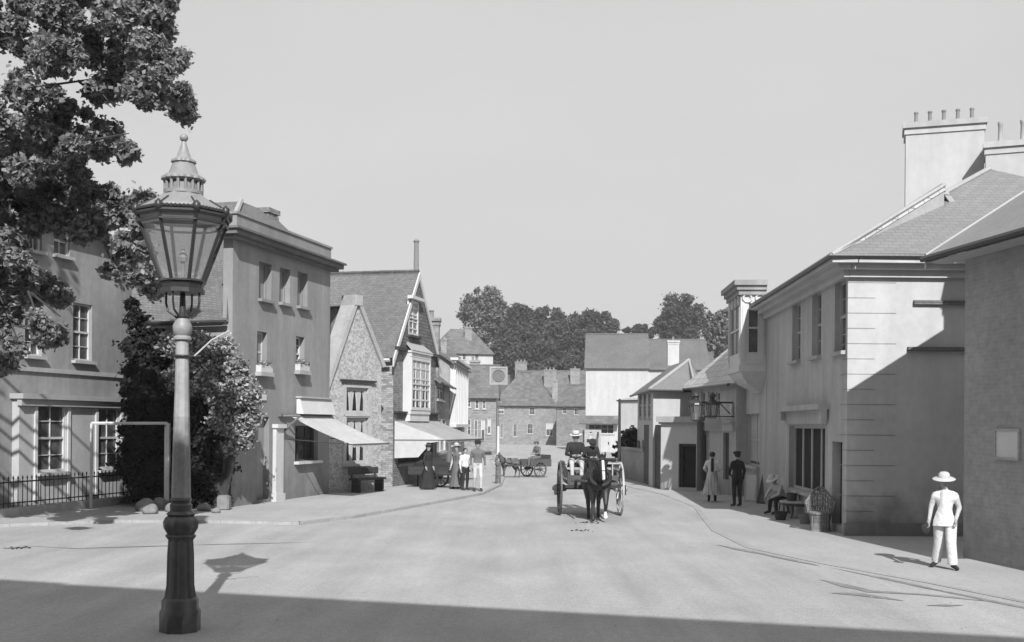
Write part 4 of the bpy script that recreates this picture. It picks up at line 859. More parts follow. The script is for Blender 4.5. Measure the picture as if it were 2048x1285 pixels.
# end wall facing the camera, panel ledges, drawn quoin joints
E = Wall(Ar, Ar+Vector((1, .012))*7); b = NB(); wallgrid(b, E, 0, 7, -.2, ze, [], .1); obj('end_wall', b, M['render_side'], rt)
for v, u0, u1 in ((606, 1826, 1936), (699, 1814, 1936)):
    r_ = E.rect(u0, v-4, u1, v+4); b = NB(); E.box(b, r_[0], r_[1]+1.5, r_[2], r_[3], .003, .09); obj('ledge', b, M['mid_wood'], rt)
r_ = E.rect(1814, 612, 1936, 695)
b = NB(); k = 0; z = .55
while z < ze-.3:
    Lq = 1.1 if k % 2 else .62; E.box(b, .0, Lq, z, z+.014, .003, .008); W.box(b, LR-Lq*.6, LR, z, z+.014, .003, .008); z += .345; k += 1
obj('quoin_joints', b, M['stucco_house'], rt)
b = NB(); E.box(b, -.06, 7, -.05, .3, .003, .07); obj('plinth', b, M['stucco'], rt)
# eaves cornice and gutter on both fronts
b = NB(); Wc = [(ze-.28, ze-.12, .004, .12), (ze-.12, ze, .004, .3), (ze, ze+.13, -.1, .46)]
for z0, z1, o0, o1 in Wc:
    W.box(b, 0, LR+o1-.0, z0, z1, o0, o1)
    E.box(b, -o0, 7, z0+.001, z1-.001, o0, o1-.001)
obj('cornice', b, M['render_side'], rt)
b = NB(); tube(b, [W.P(0, ze+.14, .5), W.P(LR+.5, ze+.14, .5), E.P(7, ze+.14, .5)], .065, 6); obj('gutter', b, M['iron'], rt)
rA = at(1978, 338, 29.0); rB = rA+Vector((Dr.x, Dr.y, 0))*16; rB.z = rA.z
e0 = W.P(LR+.5, ze+.15, .5); e1 = E.P(7.6, ze+.15, .5); eb = W.P(-.0, ze+.15, .5); er = Vector((rA.x*2-W.P(0, 0, 0).x, eb.y, ze+.15))
b = NB(); slab(b, [e0, E.P(12, ze+.15, .5), rA], .1); obj('end_roof', b, M['slate'], rt)
s0 = at(1888, 371, 26.9); s1 = s0+Vector((Dr.x, Dr.y, 0))*6.6; sE = W.P(0, ze+.16, .5)
b = NB(); slab(b, [e0+Vector((0, .05, .02)), s0, s1, sE], .12); slab(b, [s0, s1, s1+Vector((3, 0, -3)), s0+Vector((2.2, 1.2, -2.2))], .12); obj('roof', b, M['slate_lit'], rt)  # street slope takes the brightened slate; its sheen is in the colour
b = NB(); hexa(b, [e0+Vector((.1, .1, -.1)), s0+Vector((0, 0, -1)), s0+Vector((-.1, .1, -1)), e0+Vector((0, .2, -.1)), e0+Vector((.1, .1, -.06)), s0+Vector((0, -.02, -.16)), s0+Vector((-.1, .08, -.16)), e0+Vector((0, .2, -.06))]); obj('verge', b, M['lead'], rt)
b = NB(); tube(b, [e0+Vector((.05, .05, .05)), s0], .05, 6); tube(b, [e0, rA], .07, 6); tube(b, [s0, s1], .07, 6); rC = s1; obj('hip_ridge', b, M['lead'], rt)
# chimneys
cc = at(1887, 330, 32.0); ch = chimney(rt, cc, 1.05, .5, 7.5, at(1887, 250, 32.0).z, (1, -.33), M['white_render'], 5, capm=M['stucco_right'], poth=.42, flare=.08, potr=.55)
cc = at(2045, 330, 30.5); chimney(rt, cc, .95, .5, 7.5, at(2045, 288, 30.5).z, (1, -.4), M['white_render'], 3, poth=.65, potm=M['lead'], potr=.6)
# ================================================================== bay window house, next along
Bw = Wall(Ar+Dr*16.5, Ar+Dr*9.85); LO = Bw.len
rt = root('bay_window_house', 'house with ornate projecting first floor bay window beside the rendered house', 'house', (Bw.P(LO/2, 0).x, Bw.P(LO/2, 0).y, 0))
hw = [Bw.rect(1491, 828, 1519, 932)]; h = hw[0]; hw = [(max(.3, h[0]), min(LO-.3, h[1]), h[2], h[3])]
b = house_walls(Bw, 0, LO, 6.0, 8, hw, rdep=.2); obj('wall', b, M['stucco_right'], rt)
window(rt, Bw, hw[0], 2, 2, rdep=.2, fm=M['grey_paint'], blind=.95, bwid=.7, sill=.12)
b = NB(); s2 = s1+Vector((Dr.x, Dr.y, 0))*8.5; slab(b, [Bw.P(0, 6.18, .4), Bw.P(LO, 6.18, .4), s1+Vector((0, .01, -.03)), s2], .1); obj('roof', b, M['slate_lit'], rt)
# oriel: plan trapezium standing out from the wall
hw_ = 1.25; aC = min(Bw.px(1534, 690)[0], LO-.1)-hw_; o_ = .8; zb = Bw.px(1500, 740)[1]; zt = at(1496, 612, Bw.P(aC, 0, o_).y).z; zc2 = at(1496, 572, Bw.P(aC, 0, o_).y).z
def tra(s, oo=o_): return [Bw.P(aC-hw_*s, 0, .003), Bw.P(aC+hw_*s, 0, .003), Bw.P(aC+hw_*s*.98, 0, oo), Bw.P(aC-hw_*s*.98, 0, oo)]
orl = NB()
def pr(s, oo, z0, z1): prism(orl, [(p.x, p.y) for p in tra(s, oo)], z0, z1)
KS = [(.45, .06, zb-.85), (.55, .25, zb-.72), (.72, .5, zb-.58), (.88, .66, zb-.42), (.98, .78, zb-.22), (1.03, o_+.05, zb-.2), (1.03, o_+.05, zb)]
rgs_ = []
for s_, oo, z in KS: rgs_.append([orl.verts.new((p.x, p.y, z)) for p in tra(s_, oo)])
for a_, c_ in zip(rgs_, rgs_[1:]):
    for j in range(4): orl.faces.new([a_[j], a_[(j+1) % 4], c_[(j+1) % 4], c_[j]])
orl.faces.new(rgs_[0][::-1]); orl.faces.new(rgs_[-1]); bmesh.ops.recalc_face_normals(orl, faces=orl.faces[:])
oriel = obj('bay_window', orl, M['white_paint'], rt); orl = NB(); pr(1.0, o_, zt, zc2-.45); obj('frieze', orl, M['white_paint'], oriel)
b = NB()
for z0, z1, k in ((zc2-.45, zc2-.3, .08), (zc2-.3, zc2-.16, .15), (zc2-.16, zc2, .24)): prism(b, [(p.x, p.y) for p in [Bw.P(aC-hw_-k, 0, .004), Bw.P(aC+hw_+k, 0, .004), Bw.P(aC+hw_+k, 0, o_+k), Bw.P(aC-hw_-k, 0, o_+k)]], z0, z1)
obj('bay_cornice', b, M['stucco'], oriel)
OC = [Bw.P(aC+hw_, 0, 0.003), Bw.P(aC+hw_, 0, o_), Bw.P(aC-hw_, 0, o_), Bw.P(aC-hw_, 0, .003)]
for i, (p, q, n_) in enumerate(zip(OC, OC[1:], (2, 4, 2))):
    Wn = Wall(p, q); mid_ = Bw.P(aC, 0, o_*.4).xy
    if (Wn.P(Wn.len/2, 0).xy-mid_).dot(Wn.n) < 0: Wn.n = -Wn.n
    b = NB(); Wn.box(b, 0.0, .2, zb, zt, -.1, .004+i*.002); Wn.box(b, Wn.len-.2, Wn.len, zb, zt, -.1, .005+i*.002); Wn.box(b, .2, Wn.len-.2, zb, zb+.35, -.1, -.01); Wn.box(b, .06, .14, zb+.2, zt-.15, .008, .03); Wn.box(b, Wn.len-.14, Wn.len-.06, zb+.2, zt-.15, .008, .03); obj('pilaster', b, M['white_paint'], oriel)
    window(oriel, Wn, (.2, Wn.len-.2, zb+.35, zt-.0), max(1, n_//2), 2, rdep=.08, sill=0, blind=.0, fm=M['white_paint'], pm=M['glass_mid'])
    k_ = max(2, n_)
    for j in range(k_): b = NB(); ring(b, Wn.P(Wn.len*(j+.5)/k_, (zt+zc2-.45)/2, .02), (Wn.n.x, Wn.n.y, 0), .13, .035, 14, 5); obj('scroll_ornament', b, M['white_paint'], oriel, smooth=True)
# ================================================================== near brick building at the right edge
qc = G(1926, 1116); Wq = Wall(Vector((qc.x, qc.y)), Vector((qc.x+.25, 8.0))); Wq.n = Vector((-1, 0.0)).normalized(); 
zq = at(1930, 487, qc.y).z
rt = root('brick_building', 'brick building with overhanging hipped roof at the right edge', 'house', (qc.x+3, 14, 0))
x0, y1, y0 = qc.x, qc.y, 13.6; kx = .15; XW = 9.0
def wx(y): return x0+(y1-y)*kx
b = NB(); zr_ = zq+XW/2*.66
FP = [(x0, y1), (wx(y0), y0), (wx(y0)+XW, y0), (x0+XW, y1)]
for (ax, ay), (bx, by) in zip(FP, FP[1:]+FP[:1]): face(b, [(ax, ay, -.1), (bx, by, -.1), (bx, by, zq), (ax, ay, zq)])
face(b, [(x0, y1, zq), (x0+XW, y1, zq), (x0+XW/2, y1, zr_)]); face(b, [(wx(y0), y0, zq), (wx(y0)+XW, y0, zq), (wx(y0)+XW/2, y0, zr_)])
obj('wall', b, M['brick_dark'], rt)
o = .5; zo = zq-.16; ya, yb = y1+o, y0-o
def rp(side, y): return {0: Vector((wx(y)-o, y, zo)), 1: Vector((wx(y)+XW/2, y, zr_+.16)), 2: Vector((wx(y)+XW+o, y, zo))}[side]
b = NB(); slab(b, [rp(0, ya), rp(1, ya), rp(1, yb), rp(0, yb)], .14); slab(b, [rp(2, ya), rp(1, ya), rp(1, yb), rp(2, yb)], .14); obj('roof', b, M['slate'], rt)
b = NB(); d_ = Vector((0, 0, -.16)); hexa(b, [rp(0, ya)+d_, rp(0, yb)+d_, rp(0, yb)+d_+Vector((o-.02, 0, 0)), rp(0, ya)+d_+Vector((o-.02, 0, 0)), rp(0, ya)+d_*.9, rp(0, yb)+d_*.9, rp(0, yb)+d_*.9+Vector((o-.02, 0, 0)), rp(0, ya)+d_*.9+Vector((o-.02, 0, 0))]); obj('soffit', b, M['grey_paint'], rt)
gutter(rt, rp(0, ya)+Vector((-.06, 0, -.08)), rp(0, yb)+Vector((-.06, 0, -.08)), .06)
b = NB()
for p_, q_ in ((rp(0, ya), rp(1, ya)), (rp(1, ya), rp(2, ya))): hexa(b, [p_+Vector((0, -.05, -.26)), q_+Vector((0, -.05, -.26)), q_+Vector((0, .03, -.26)), p_+Vector((0, .03, -.26)), p_+Vector((0, -.05, .03)), q_+Vector((0, -.05, .03)), q_+Vector((0, .03, .03)), p_+Vector((0, .03, .03))])
obj('barge_board', b, M['grey_paint'], rt)
chimney(rt, Vector((x0+2.55, y1-.45)), .62, .42, zq, zq+3.1, (1, 0), M['brick_dark'], 2)
z0 = at(1974, 916, 19.3).z; z1 = at(1974, 862, 19.3).z
def wallbox(b, ya, yb, za, zb_, o0, o1): hexa(b, [(wx(ya)-o0, ya, za), (wx(yb)-o0, yb, za), (wx(yb)-o1, yb, za), (wx(ya)-o1, ya, za), (wx(ya)-o0, ya, zb_), (wx(yb)-o0, yb, zb_), (wx(yb)-o1, yb, zb_), (wx(ya)-o1, ya, zb_)])
b = NB(); wallbox(b, 19.1, 19.75, z0, z1, .003, .025); pn = obj('notice_board', b, M['white_paint']); tag(pn, 'pale framed notice board on the near brick wall', 'notice')
b = NB()
for za, zb_, ya, yb in ((z0-.04, z0, 19.06, 19.79), (z1, z1+.04, 19.06, 19.79), (z0, z1, 19.06, 19.1), (z0, z1, 19.75, 19.79)): wallbox(b, ya, yb, za, zb_, .003, .045)
obj('frame', b, M['pale_wood'], pn)
# ================================================================== gas street lamp
lp = G(360, 1262); Z0 = .0
rt = root('street_lamp', 'tall ornate cast iron gas street lamp with large octagonal glass lantern and crown top', 'street lamp', (lp.x, lp.y, 0))
px_ = lp.y/F
def lz(v): return at(364, v, lp.y).z
def LP(name, prof, m, n=20, par=None, **k): b = NB(); lathe(b, [(r*px_, lz(v)) for r, v in prof], n, (lp.x, lp.y, 0), **k); return obj(name, b, m, par or rt, smooth=True)
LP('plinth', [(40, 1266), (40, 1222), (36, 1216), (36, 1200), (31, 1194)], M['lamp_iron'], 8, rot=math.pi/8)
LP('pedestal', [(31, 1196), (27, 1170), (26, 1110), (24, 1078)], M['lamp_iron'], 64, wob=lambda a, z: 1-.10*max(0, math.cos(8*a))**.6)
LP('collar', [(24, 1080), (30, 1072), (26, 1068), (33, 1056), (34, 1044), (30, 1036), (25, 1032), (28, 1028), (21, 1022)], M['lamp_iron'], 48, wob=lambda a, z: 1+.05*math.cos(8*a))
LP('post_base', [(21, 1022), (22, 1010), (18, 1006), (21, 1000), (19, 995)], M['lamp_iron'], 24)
LP('post', [(19, 996), (17, 900), (15.3, 832)], M['post_lower'], 48, wob=lambda a, z: 1-.05*max(0, math.cos(10*a)))
LP('upper_post', [(15.6, 834), (15.2, 828), (14, 780), (12.5, 682)], M['post_upper'], 48, wob=lambda a, z: 1-.05*max(0, math.cos(10*a)))
LP('capital', [(13, 683), (18, 680), (18, 676), (14, 672), (18, 666), (19, 652), (15, 644), (13, 638)], M['copper'], 24)
zb = lz(713); b = NB(); tube(b, [(lp.x-.1, lp.y, zb), (lp.x+.22, lp.y, zb)], .012, 6); ring(b, (lp.x, lp.y, zb), (0, 0, 1), .09, .018, 20, 6); obj('ladder_bar', b, M['iron'], rt)
q = Vector((lp.x+.14, lp.y, zb)); b = NB(); limb(b, [q, q+Vector((.22, -.05, .19)), q+Vector((.43, -.1, .29))], .010, 6); obj('ladder_arm', b, M['white_paint'], rt)
OA = [R(13+45*i) for i in range(8)]
def oct_(r, z): return [Vector((lp.x+r*math.cos(a), lp.y-r*math.sin(a), z)) for a in OA]
rb_, rt_ = 40*px_, 91*px_; zb, zt = lz(584), lz(436)
b = NB()
for a in OA[::2]:
    d = Vector((math.cos(a), -math.sin(a), 0)); o = Vector((lp.x, lp.y, 0))
    tube(b, [o+d*.05+Vector((0, 0, lz(640))), o+d*.10+Vector((0, 0, lz(632))), o+d*.19+Vector((0, 0, lz(622))), o+d*.215+Vector((0, 0, lz(606))), o+d*.215+Vector((0, 0, zb))], .014, 6)
lathe(b, [(.05, lz(640)), (.075, lz(634)), (.04, lz(626)), (.03, zb)], 12, (lp.x, lp.y, 0)); obj('cradle', b, M['iron'], rt)
b = NB()
lathe(b, [(rb_+.03, zb-.02), (rb_+.03, zb+.03), (rb_-.03, zb+.03)], 8, (lp.x, lp.y, 0), rot=-R(13)); lathe(b, [(rb_+.005, zb+.03), (rb_+.02, zb+.1), (rb_+.05, zb+.11), (rb_+.03, zb+.135), (rb_-.02, zb+.135)], 8, (lp.x, lp.y, 0), rot=-R(13))
for p, q in zip(oct_(rb_+.01, zb+.1), oct_(rt_, zt)): tube(b, [p, q], .021, 6)
P_ = oct_(rt_, zt)
for p, q in zip(P_, P_[1:]+P_[:1]): tube(b, [p, q], .03, 6); tube(b, [p-Vector((0, 0, .09)), q-Vector((0, 0, .09))], .014, 5)
fr = obj('lantern_frame', b, M['iron'], rt)
b = NB(); P_ = oct_(rb_+.005, zb+.1); Q_ = oct_(rt_-.005, zt)
for i in range(8): face(b, [P_[i], P_[(i+1) % 8], Q_[(i+1) % 8], Q_[i]])
obj('pane', b, M['glass_lamp'], rt)
b = NB(); P_ = oct_(rt_+.01, zt+.05)
for i in range(8):
    for j in range(9):
        p = P_[i].lerp(P_[(i+1) % 8], j/9); ball(b, p+Vector((0, 0, .0)), .028 if j else .05, sub=1, s=(1, 1, 1 if j else 1.5))
obj('cresting', b, M['iron'], rt, smooth=True)
b = NB(); lathe(b, [(rt_-.02, zt), (rt_+.0, zt+.02), (rt_*.9, zt+.10), (rt_*.62, zt+.19), (rt_*.44, zt+.26), (rt_*.40, zt+.28)], 8, (lp.x, lp.y, 0), rot=-R(13)); dm = obj('lantern_roof', b, M['copper'], rt)
b = NB()
for i in range(8):
    a = OA[i]+R(22.5); pr_ = [(rt_*.86, zt+.105), (rt_*.64, zt+.18)]
    for s_ in (-.33, .33): pass
for p, q in zip(oct_(rt_*.91, zt+.1), oct_(rt_*.63, zt+.19)): tube(b, [p, q], .012, 5)
obj('roof_rib', b, M['iron'], dm)
g0, g1 = zt+.27, lz(360)
b = NB(); lathe(b, [(.225, g0), (.225, g0+.04), (.19, g0+.05), (.19, g1-.03), (.225, g1-.02), (.225, g1)], 24, (lp.x, lp.y, 0))
for i in range(16):
    a = i*math.pi/8; p = Vector((lp.x+.21*math.cos(a), lp.y+.21*math.sin(a), 0)); tube(b, [p+Vector((0, 0, g0+.03)), p+Vector((0, 0, g1-.01))], .018, 6)
obj('gallery', b, M['copper'], rt, smooth=True)
sc_ = lambda k, amp: (lambda a, z: 1+amp*abs(math.sin(k*a)))
b = NB(); lathe(b, [(.20, g1-.03), (.238, g1-.01), (.235, g1+.015), (.17, g1+.07), (.13, lz(330)), (.115, lz(326))], 64, (lp.x, lp.y, 0), wob=lambda a, z: 1+(.08*abs(math.sin(8*a)) if z < g1+.03 else 0)); obj('canopy', b, M['copper'], rt, smooth=True)
b = NB(); lathe(b, [(.10, lz(330)), (.135, lz(326)), (.13, lz(322)), (.085, lz(316)), (.055, lz(302)), (.03, lz(288)), (.025, lz(284))], 64, (lp.x, lp.y, 0), wob=lambda a, z: 1+(.09*abs(math.sin(6*a)) if z < lz(319) else 0)); ball(b, (lp.x, lp.y, lz(276)), .05); obj('finial', b, M['copper'], rt, smooth=True)
b = NB(); tube(b, [(lp.x, lp.y, zb), (lp.x, lp.y, zb+.35)], .02, 6); lathe(b, [(.05, zb+.35), (.06, zb+.4), (.02, zb+.5)], 8, (lp.x, lp.y, 0)); obj('burner', b, M['copper'], rt)
# ================================================================== foreground tree
TX, TY = -14.2, 21.5
rt = root('tree', 'large broadleaved tree whose leafy boughs hang in from the left', 'tree', (TX, TY, 0))
EL = [(60, 30, 110), (170, 20, 100), (265, 45, 82), (322, 30, 42), (312, 118, 56), (210, 120, 84), (90, 140, 90), (345, 180, 30), (300, 185, 32), (366, 216, 17), (262, 180, 30), (215, 185, 34), (330, 75, 40),
      (40, 235, 80), (120, 245, 66), (180, 262, 42), (222, 285, 34), (252, 308, 20), (60, 310, 74), (150, 295, 40), (120, 320, 46),
      (70, 385, 88), (140, 372, 58), (190, 420, 58), (235, 415, 42), (275, 420, 28), (268, 462, 40), (292, 405, 22), (258, 515, 36), (285, 545, 27), (305, 572, 16), (20, 340, 90), (40, 430, 56), (130, 448, 44), (175, 466, 30), (240, 545, 24),
      (0, 540, 58), (50, 560, 46), (92, 582, 34), (120, 596, 17), (15, 490, 38), (0, 600, 50), (40, 625, 40), (72, 655, 32), (100, 672, 18), (10, 672, 34), (0, 730, 16), (20, 700, 14)]
rnd = random.Random(9); cl = []
for u, v, r in EL:
    Y = rnd.uniform(19.5, 23.0); k = max(4, int((r/10)**1.4))
    for _ in range(k):
        a = rnd.uniform(0, 6.28); q = r*math.sqrt(rnd.random())*.86; rr = rnd.uniform(12, 25)
        YY = Y+rnd.uniform(-1, 1)*r*Y/F*.9; cl.append((at(u+q*math.cos(a), v+q*math.sin(a)*.9, YY), rr*YY/F))
co_ = []
while len(co_) < 60:   # the body of the crown outside the picture
    p = Vector((TX+rnd.gauss(-1.0, 2.6), TY+rnd.gauss(0, 2.6), rnd.uniform(5.5, 14)))
    if U0+p.x/p.y*F < -70: co_.append((p, rnd.uniform(.6, 1.0)))
leaves('crown', cl, M['leaf'], rt, 190000, .058, 3, shell=.1)
leaves('outer_crown', co_, M['leaf'], rt, 30000, .12, 4, shell=.3)
b = NB(); limb(b, [(TX, TY, -.3), (TX+.1, TY, 3.5), (TX-.2, TY, 7), (TX, TY+.2, 11)], [.55, .42, .36, .18], 12)
for (u, v, Y, z0) in ((120, 60, 21, 7.5), (250, 150, 21.2, 6.6), (80, 260, 21.5, 6), (200, 280, 21, 6), (90, 400, 21.5, 5), (60, 580, 21, 4.2), (60, 660, 21.4, 3.8)):
    e = at(u, v, Y); s_ = Vector((TX, TY, z0)); m1 = s_.lerp(e, .35)+Vector((0, 0, .7)); m2 = s_.lerp(e, .7)+Vector((0, 0, .5)); limb(b, [s_, m1, m2, e], [.08, .05, .028, .012], 7)
    for _ in range(5):
        t = rnd.uniform(.5, 1); c = m2.lerp(e, t); limb(b, [c, c+Vector((rnd.uniform(-.2, .7), rnd.uniform(-.4, .4), rnd.uniform(-.6, .3)))], [.03, .01], 5)
obj('trunk', b, M['bark'], rt, smooth=True)
# ================================================================== trees on the hill
def hilltree(label, ell, Y, mat, n, size, seed):
    cl = []; rnd = random.Random(seed)
    for u, v, r in ell:
        r *= 1.12
        for _ in range(max(6, int(r/2.6))):
            a = rnd.uniform(0, 6.28); q = r*math.sqrt(rnd.random())*.8; YY = Y+rnd.uniform(-1, 1)*r*Y/F*.6
            cl.append((at(u+q*math.cos(a), v+q*math.sin(a), YY), rnd.uniform(.26, .46)*r*YY/F))
    zlow = min(c[0].z-c[1] for c in cl); c0 = at(sum(e[0] for e in ell)/len(ell), 800, Y)
    rt = root('tree', label, 'tree', (c0.x, Y, max(0, zlow-9)), group='trees on the hill')
    leaves('crown', cl, mat, rt, n, size, seed, shell=.1)
    b = NB(); base = Vector((c0.x, Y, max(0, zlow-9))); top_ = Vector((c0.x, Y, sum(c[0].z for c in cl)/len(cl))); limb(b, [base, base.lerp(top_, .6), top_], [.7, .5, .2], 7)
    for c, r in cl[::4]: limb(b, [base.lerp(top_, .7), c], [.25, .06], 5)
    obj('trunk', b, M['bark'], rt)
HT = [('tall pale leaved tree, topmost on the hill left of centre', [(965, 610, 38), (985, 600, 28), (945, 620, 28), (940, 640, 24), (1000, 625, 24), (965, 650, 36), (930, 635, 14), (965, 585, 18), (990, 660, 26)], 205, M['leaf_pale'], 6500),
      ('dark round tree right behind the tall pale one', [(1045, 640, 30), (1060, 655, 34), (1030, 665, 30), (1050, 628, 16)], 200, M['leaf_hill'], 4500),
      ('broad dark tree above the two chimneys of the long roofed house', [(1040, 700, 44), (1010, 705, 36), (1070, 715, 36), (985, 712, 26), (1020, 680, 30)], 190, M['leaf_hill'], 6000),
      ('dome topped tree in the middle of the hill skyline', [(1100, 640, 26), (1090, 655, 26), (1115, 650, 22), (1085, 630, 14)], 215, M['leaf_hill'], 4000),
      ('dark spreading tree beside the white building roof', [(1130, 680, 40), (1150, 700, 36), (1100, 690, 36), (1120, 720, 32), (1155, 670, 28)], 195, M['leaf_hill'], 6000),
      ('flat topped tree just over the ridge of the white building', [(1180, 650, 26), (1205, 652, 26), (1225, 655, 16), (1160, 650, 22), (1215, 640, 10), (1200, 668, 22)], 210, M['leaf_hill'], 4500),
      ('low hedge-like tree in the skyline dip above the white building', [(1270, 660, 14), (1290, 662, 14), (1255, 664, 10), (1300, 668, 12)], 215, M['leaf_hill'], 2200),
      ('large round topped tree above the white annexe chimney', [(1360, 625, 34), (1345, 640, 28), (1385, 640, 28), (1365, 608, 20), (1330, 655, 22), (1400, 655, 18), (1365, 660, 34)], 200, M['leaf_hill'], 6000),
      ('grey hazy tree between round topped tree and bay window', [(1430, 650, 26), (1450, 640, 22), (1420, 670, 24), (1455, 665, 26), (1440, 690, 28), (1462, 630, 14)], 150, M['leaf_pale'], 4500),
      ('dark bushy tree low behind the inn sign roof', [(1085, 745, 22), (1140, 730, 24), (1110, 735, 20)], 180, M['leaf_hill'], 3000)]
for i, (l_, e_, Y_, m_, n_) in enumerate(HT): hilltree(l_, e_, Y_, m_, int(n_*3.4), .26, 40+i)
# ================================================================== figures: one continuous skin grown over a posed skeleton
def remesh(bm, voxel, smooth=3):
    me = bpy.data.meshes.new('t'); bm.to_mesh(me); bm.free(); o = bpy.data.objects.new('t', me); C.objects.link(o)
    md = o.modifiers.new('r', 'REMESH'); md.mode = 'VOXEL'; md.voxel_size = voxel
    dg = bpy.context.evaluated_depsgraph_get(); dg.update(); m2 = bpy.data.meshes.new_from_object(o.evaluated_get(dg)); bpy.data.objects.remove(o); bpy.data.meshes.remove(me)
    b = bmesh.new(); b.from_mesh(m2); bpy.data.meshes.remove(m2)
    for _ in range(smooth): bmesh.ops.smooth_vert(b, verts=b.verts[:], factor=.5, use_axis_x=True, use_axis_y=True, use_axis_z=True)
    return b
def person(label, loc, rz, H=1.7, pose=None, mats=None, group=None, cat='person', slim=1.0, hat=None, name='person'):
    """joints in a 1.7 m figure facing -Y; mats: skin, top, sleeve, legs, shoe"""
    J = dict(pel=(0, 0, .95), wai=(0, 0, 1.1), che=(0, -.01, 1.3), nec=(0, 0, 1.46), hea=(0, -.01, 1.6))
    for s, k in ((1, 'r'), (-1, 'l')):
        J.update({'hip'+k: (.09*s, 0, .92), 'kne'+k: (.10*s, -.02, .49), 'ank'+k: (.105*s, .02, .08), 'toe'+k: (.115*s, -.15, .04), 'sho'+k: (.175*s, 0, 1.365), 'elb'+k: (.24*s, .03, 1.13), 'wri'+k: (.25*s, -.05, .88), 'han'+k: (.25*s, -.08, .80)})
    J.update(pose or {}); f = H/1.7; J = {k: Vector(v)*f for k, v in J.items()}
    rt = root(name, label, cat, loc, rz, group, local=True)
    segs = []
    def sg(a, b_, r0, r1, l): segs.append((J[a] if isinstance(a, str) else Vector(a), J[b_] if isinstance(b_, str) else Vector(b_), r0*f, r1*f, l))
    for k in 'rl':
        sg('hip'+k, 'kne'+k, .095*slim, .068, 'legs'); sg('kne'+k, 'ank'+k, .066, .05, 'legs'); sg('ank'+k, 'toe'+k, .048, .04, 'shoe')
        sg('sho'+k, 'elb'+k, .062, .05, 'sleeve'); sg('elb'+k, 'wri'+k, .048, .035, 'sleeve'); sg('wri'+k, 'han'+k, .034, .036, 'skin')
        off = Vector((.07 if k == 'r' else -.07, 0, 0))*f
        sg(J['pel']+off, J['wai']+off*.8, .10*slim, .085*slim, 'top'); sg(J['wai']+off*.8, J['che']+off, .085*slim, .105*slim, 'top'); sg(J['che']+off, J['sho'+k]+Vector((0, 0, -.03*f)), .10, .07, 'top'); sg(J['hip'+k], J['pel']+off, .1*slim, .1*slim, 'legs')
    for k in 'rl': sg(J['nec']-Vector((0, 0, .04*f)), J['sho'+k]+(J['nec']-J['sho'+k])*.25, .05, .058, 'top')
    sg('che', 'nec', .1, .055, 'top'); sg('nec', 'hea', .05, .055, 'skin')
    up = (J['hea']-J['nec']).normalized(); fw = Vector((0, -1, 0)); fw = pose.get('face', fw) if pose else fw; fw = Vector(fw).normalized(); h = J['hea']
    sg(h-up*.02*f, h+up*.045*f+Vector(fw)*-.012*f, .078, .088, 'skin'); sg(h+fw*.03*f-up*.03*f, h+fw*.04*f-up*.075*f, .06, .042, 'skin')
    b = NB()
    for a, c, r0, r1, l in segs:
        if (a-c).length < .01: c = a+Vector((0, 0, .012))
        limb(b, [a, c], [r0, r1], 10)
    b = remesh(b, .0155*f, 3)
    order = ['skin', 'top', 'sleeve', 'legs', 'shoe']
    for fc in b.faces:
        p = fc.calc_center_median(); best = None; bd = 9
        for a, c, r0, r1, l in segs:
            t = max(0, min(1, (p-a).dot(c-a)/(c-a).length_squared)); d = (p-a-(c-a)*t).length-(r0+(r1-r0)*t)
            if d < bd: bd, best = d, l
        fc.material_index = order.index(best); fc.smooth = True
    # face, ears, fingers grown onto the same body mesh
    side = up.cross(fw).normalized()
    if fw.length:
        ball(b, h+fw*.098*f-up*.01*f, .013*f, 0, (1, 1.2, 1.5), 1); 
        for s in (1, -1): ball(b, h+side*s*.084*f-up*.005*f, .02*f, 0, (.6, 1, 1.4), 1); ball(b, h+fw*.082*f+side*s*.03*f+up*.012*f, .009*f, 5, (1, .8, .8), 1)
        ball(b, h+fw*.084*f-up*.05*f, .014*f, 5, (1.4, .6, .35), 1)
    for k in 'rl':
        d = (J['han'+k]-J['wri'+k]).normalized(); sx = d.cross(fw); sx = sx.normalized() if sx.length > .1 else side
        for i, (o_, L_) in enumerate(((-.024, .055), (-.008, .068), (.008, .065), (.023, .05))):
            a = J['han'+k]+sx*o_*f+d*.02*f; limb(b, [a, a+d*L_*.55*f, a+d*L_*.9*f+fw*.022*f], [.0095*f, .0085*f, .007*f], 6)
        a = J['wri'+k]+d*.03*f+fw*.022*f; limb(b, [a, a+(d*.6+fw*.6).normalized()*.06*f], [.012*f, .008*f], 6)
    mm = mats or {}; ml = [mm.get(k, M['cloth_dark']) for k in order]; ml[0] = mm.get('skin', M['skin']); ml[4] = mm.get('shoe', M['boot']); ml.append(M['hair'])
    obj('body', b, ml, rt)
    b = NB(); lim = h+up*.075*f-fw*.012*f   # hair
    hc = h+up*.03*f-fw*.015*f; ball(b, hc, .101*f, s=(1, 1, 1), sub=3); bmesh.ops.bisect_plane(b, geom=b.verts[:]+b.edges[:]+b.faces[:], plane_co=hc+fw*.03*f-up*.02*f, plane_no=(fw*1.0-up*.75).normalized(), clear_outer=True); obj('hair', b, M['hair'], rt, smooth=True)
    if hat:
        kind, mat, tilt = hat; b = NB(); T = Matrix.Translation(h+up*.075*f)
        if kind == 'brim': pr = [(.165, 0.0), (.172, .008), (.165, .014), (.098, .02), (.096, .075), (.08, .105), (.03, .118)]
        elif kind == 'wide': pr = [(.195, -.02), (.203, -.01), (.17, .008), (.105, .022), (.10, .08), (.07, .115), (.02, .125)]
        elif kind == 'bowler': pr = [(.14, .004), (.145, .012), (.104, .018), (.103, .06), (.085, .1), (.03, .118)]
        else: pr = [(.10, -.01), (.125, .02), (.12, .045), (.07, .06), (.02, .064)]
        lathe(b, [(r*f, z*f) for r, z in pr], 24); 
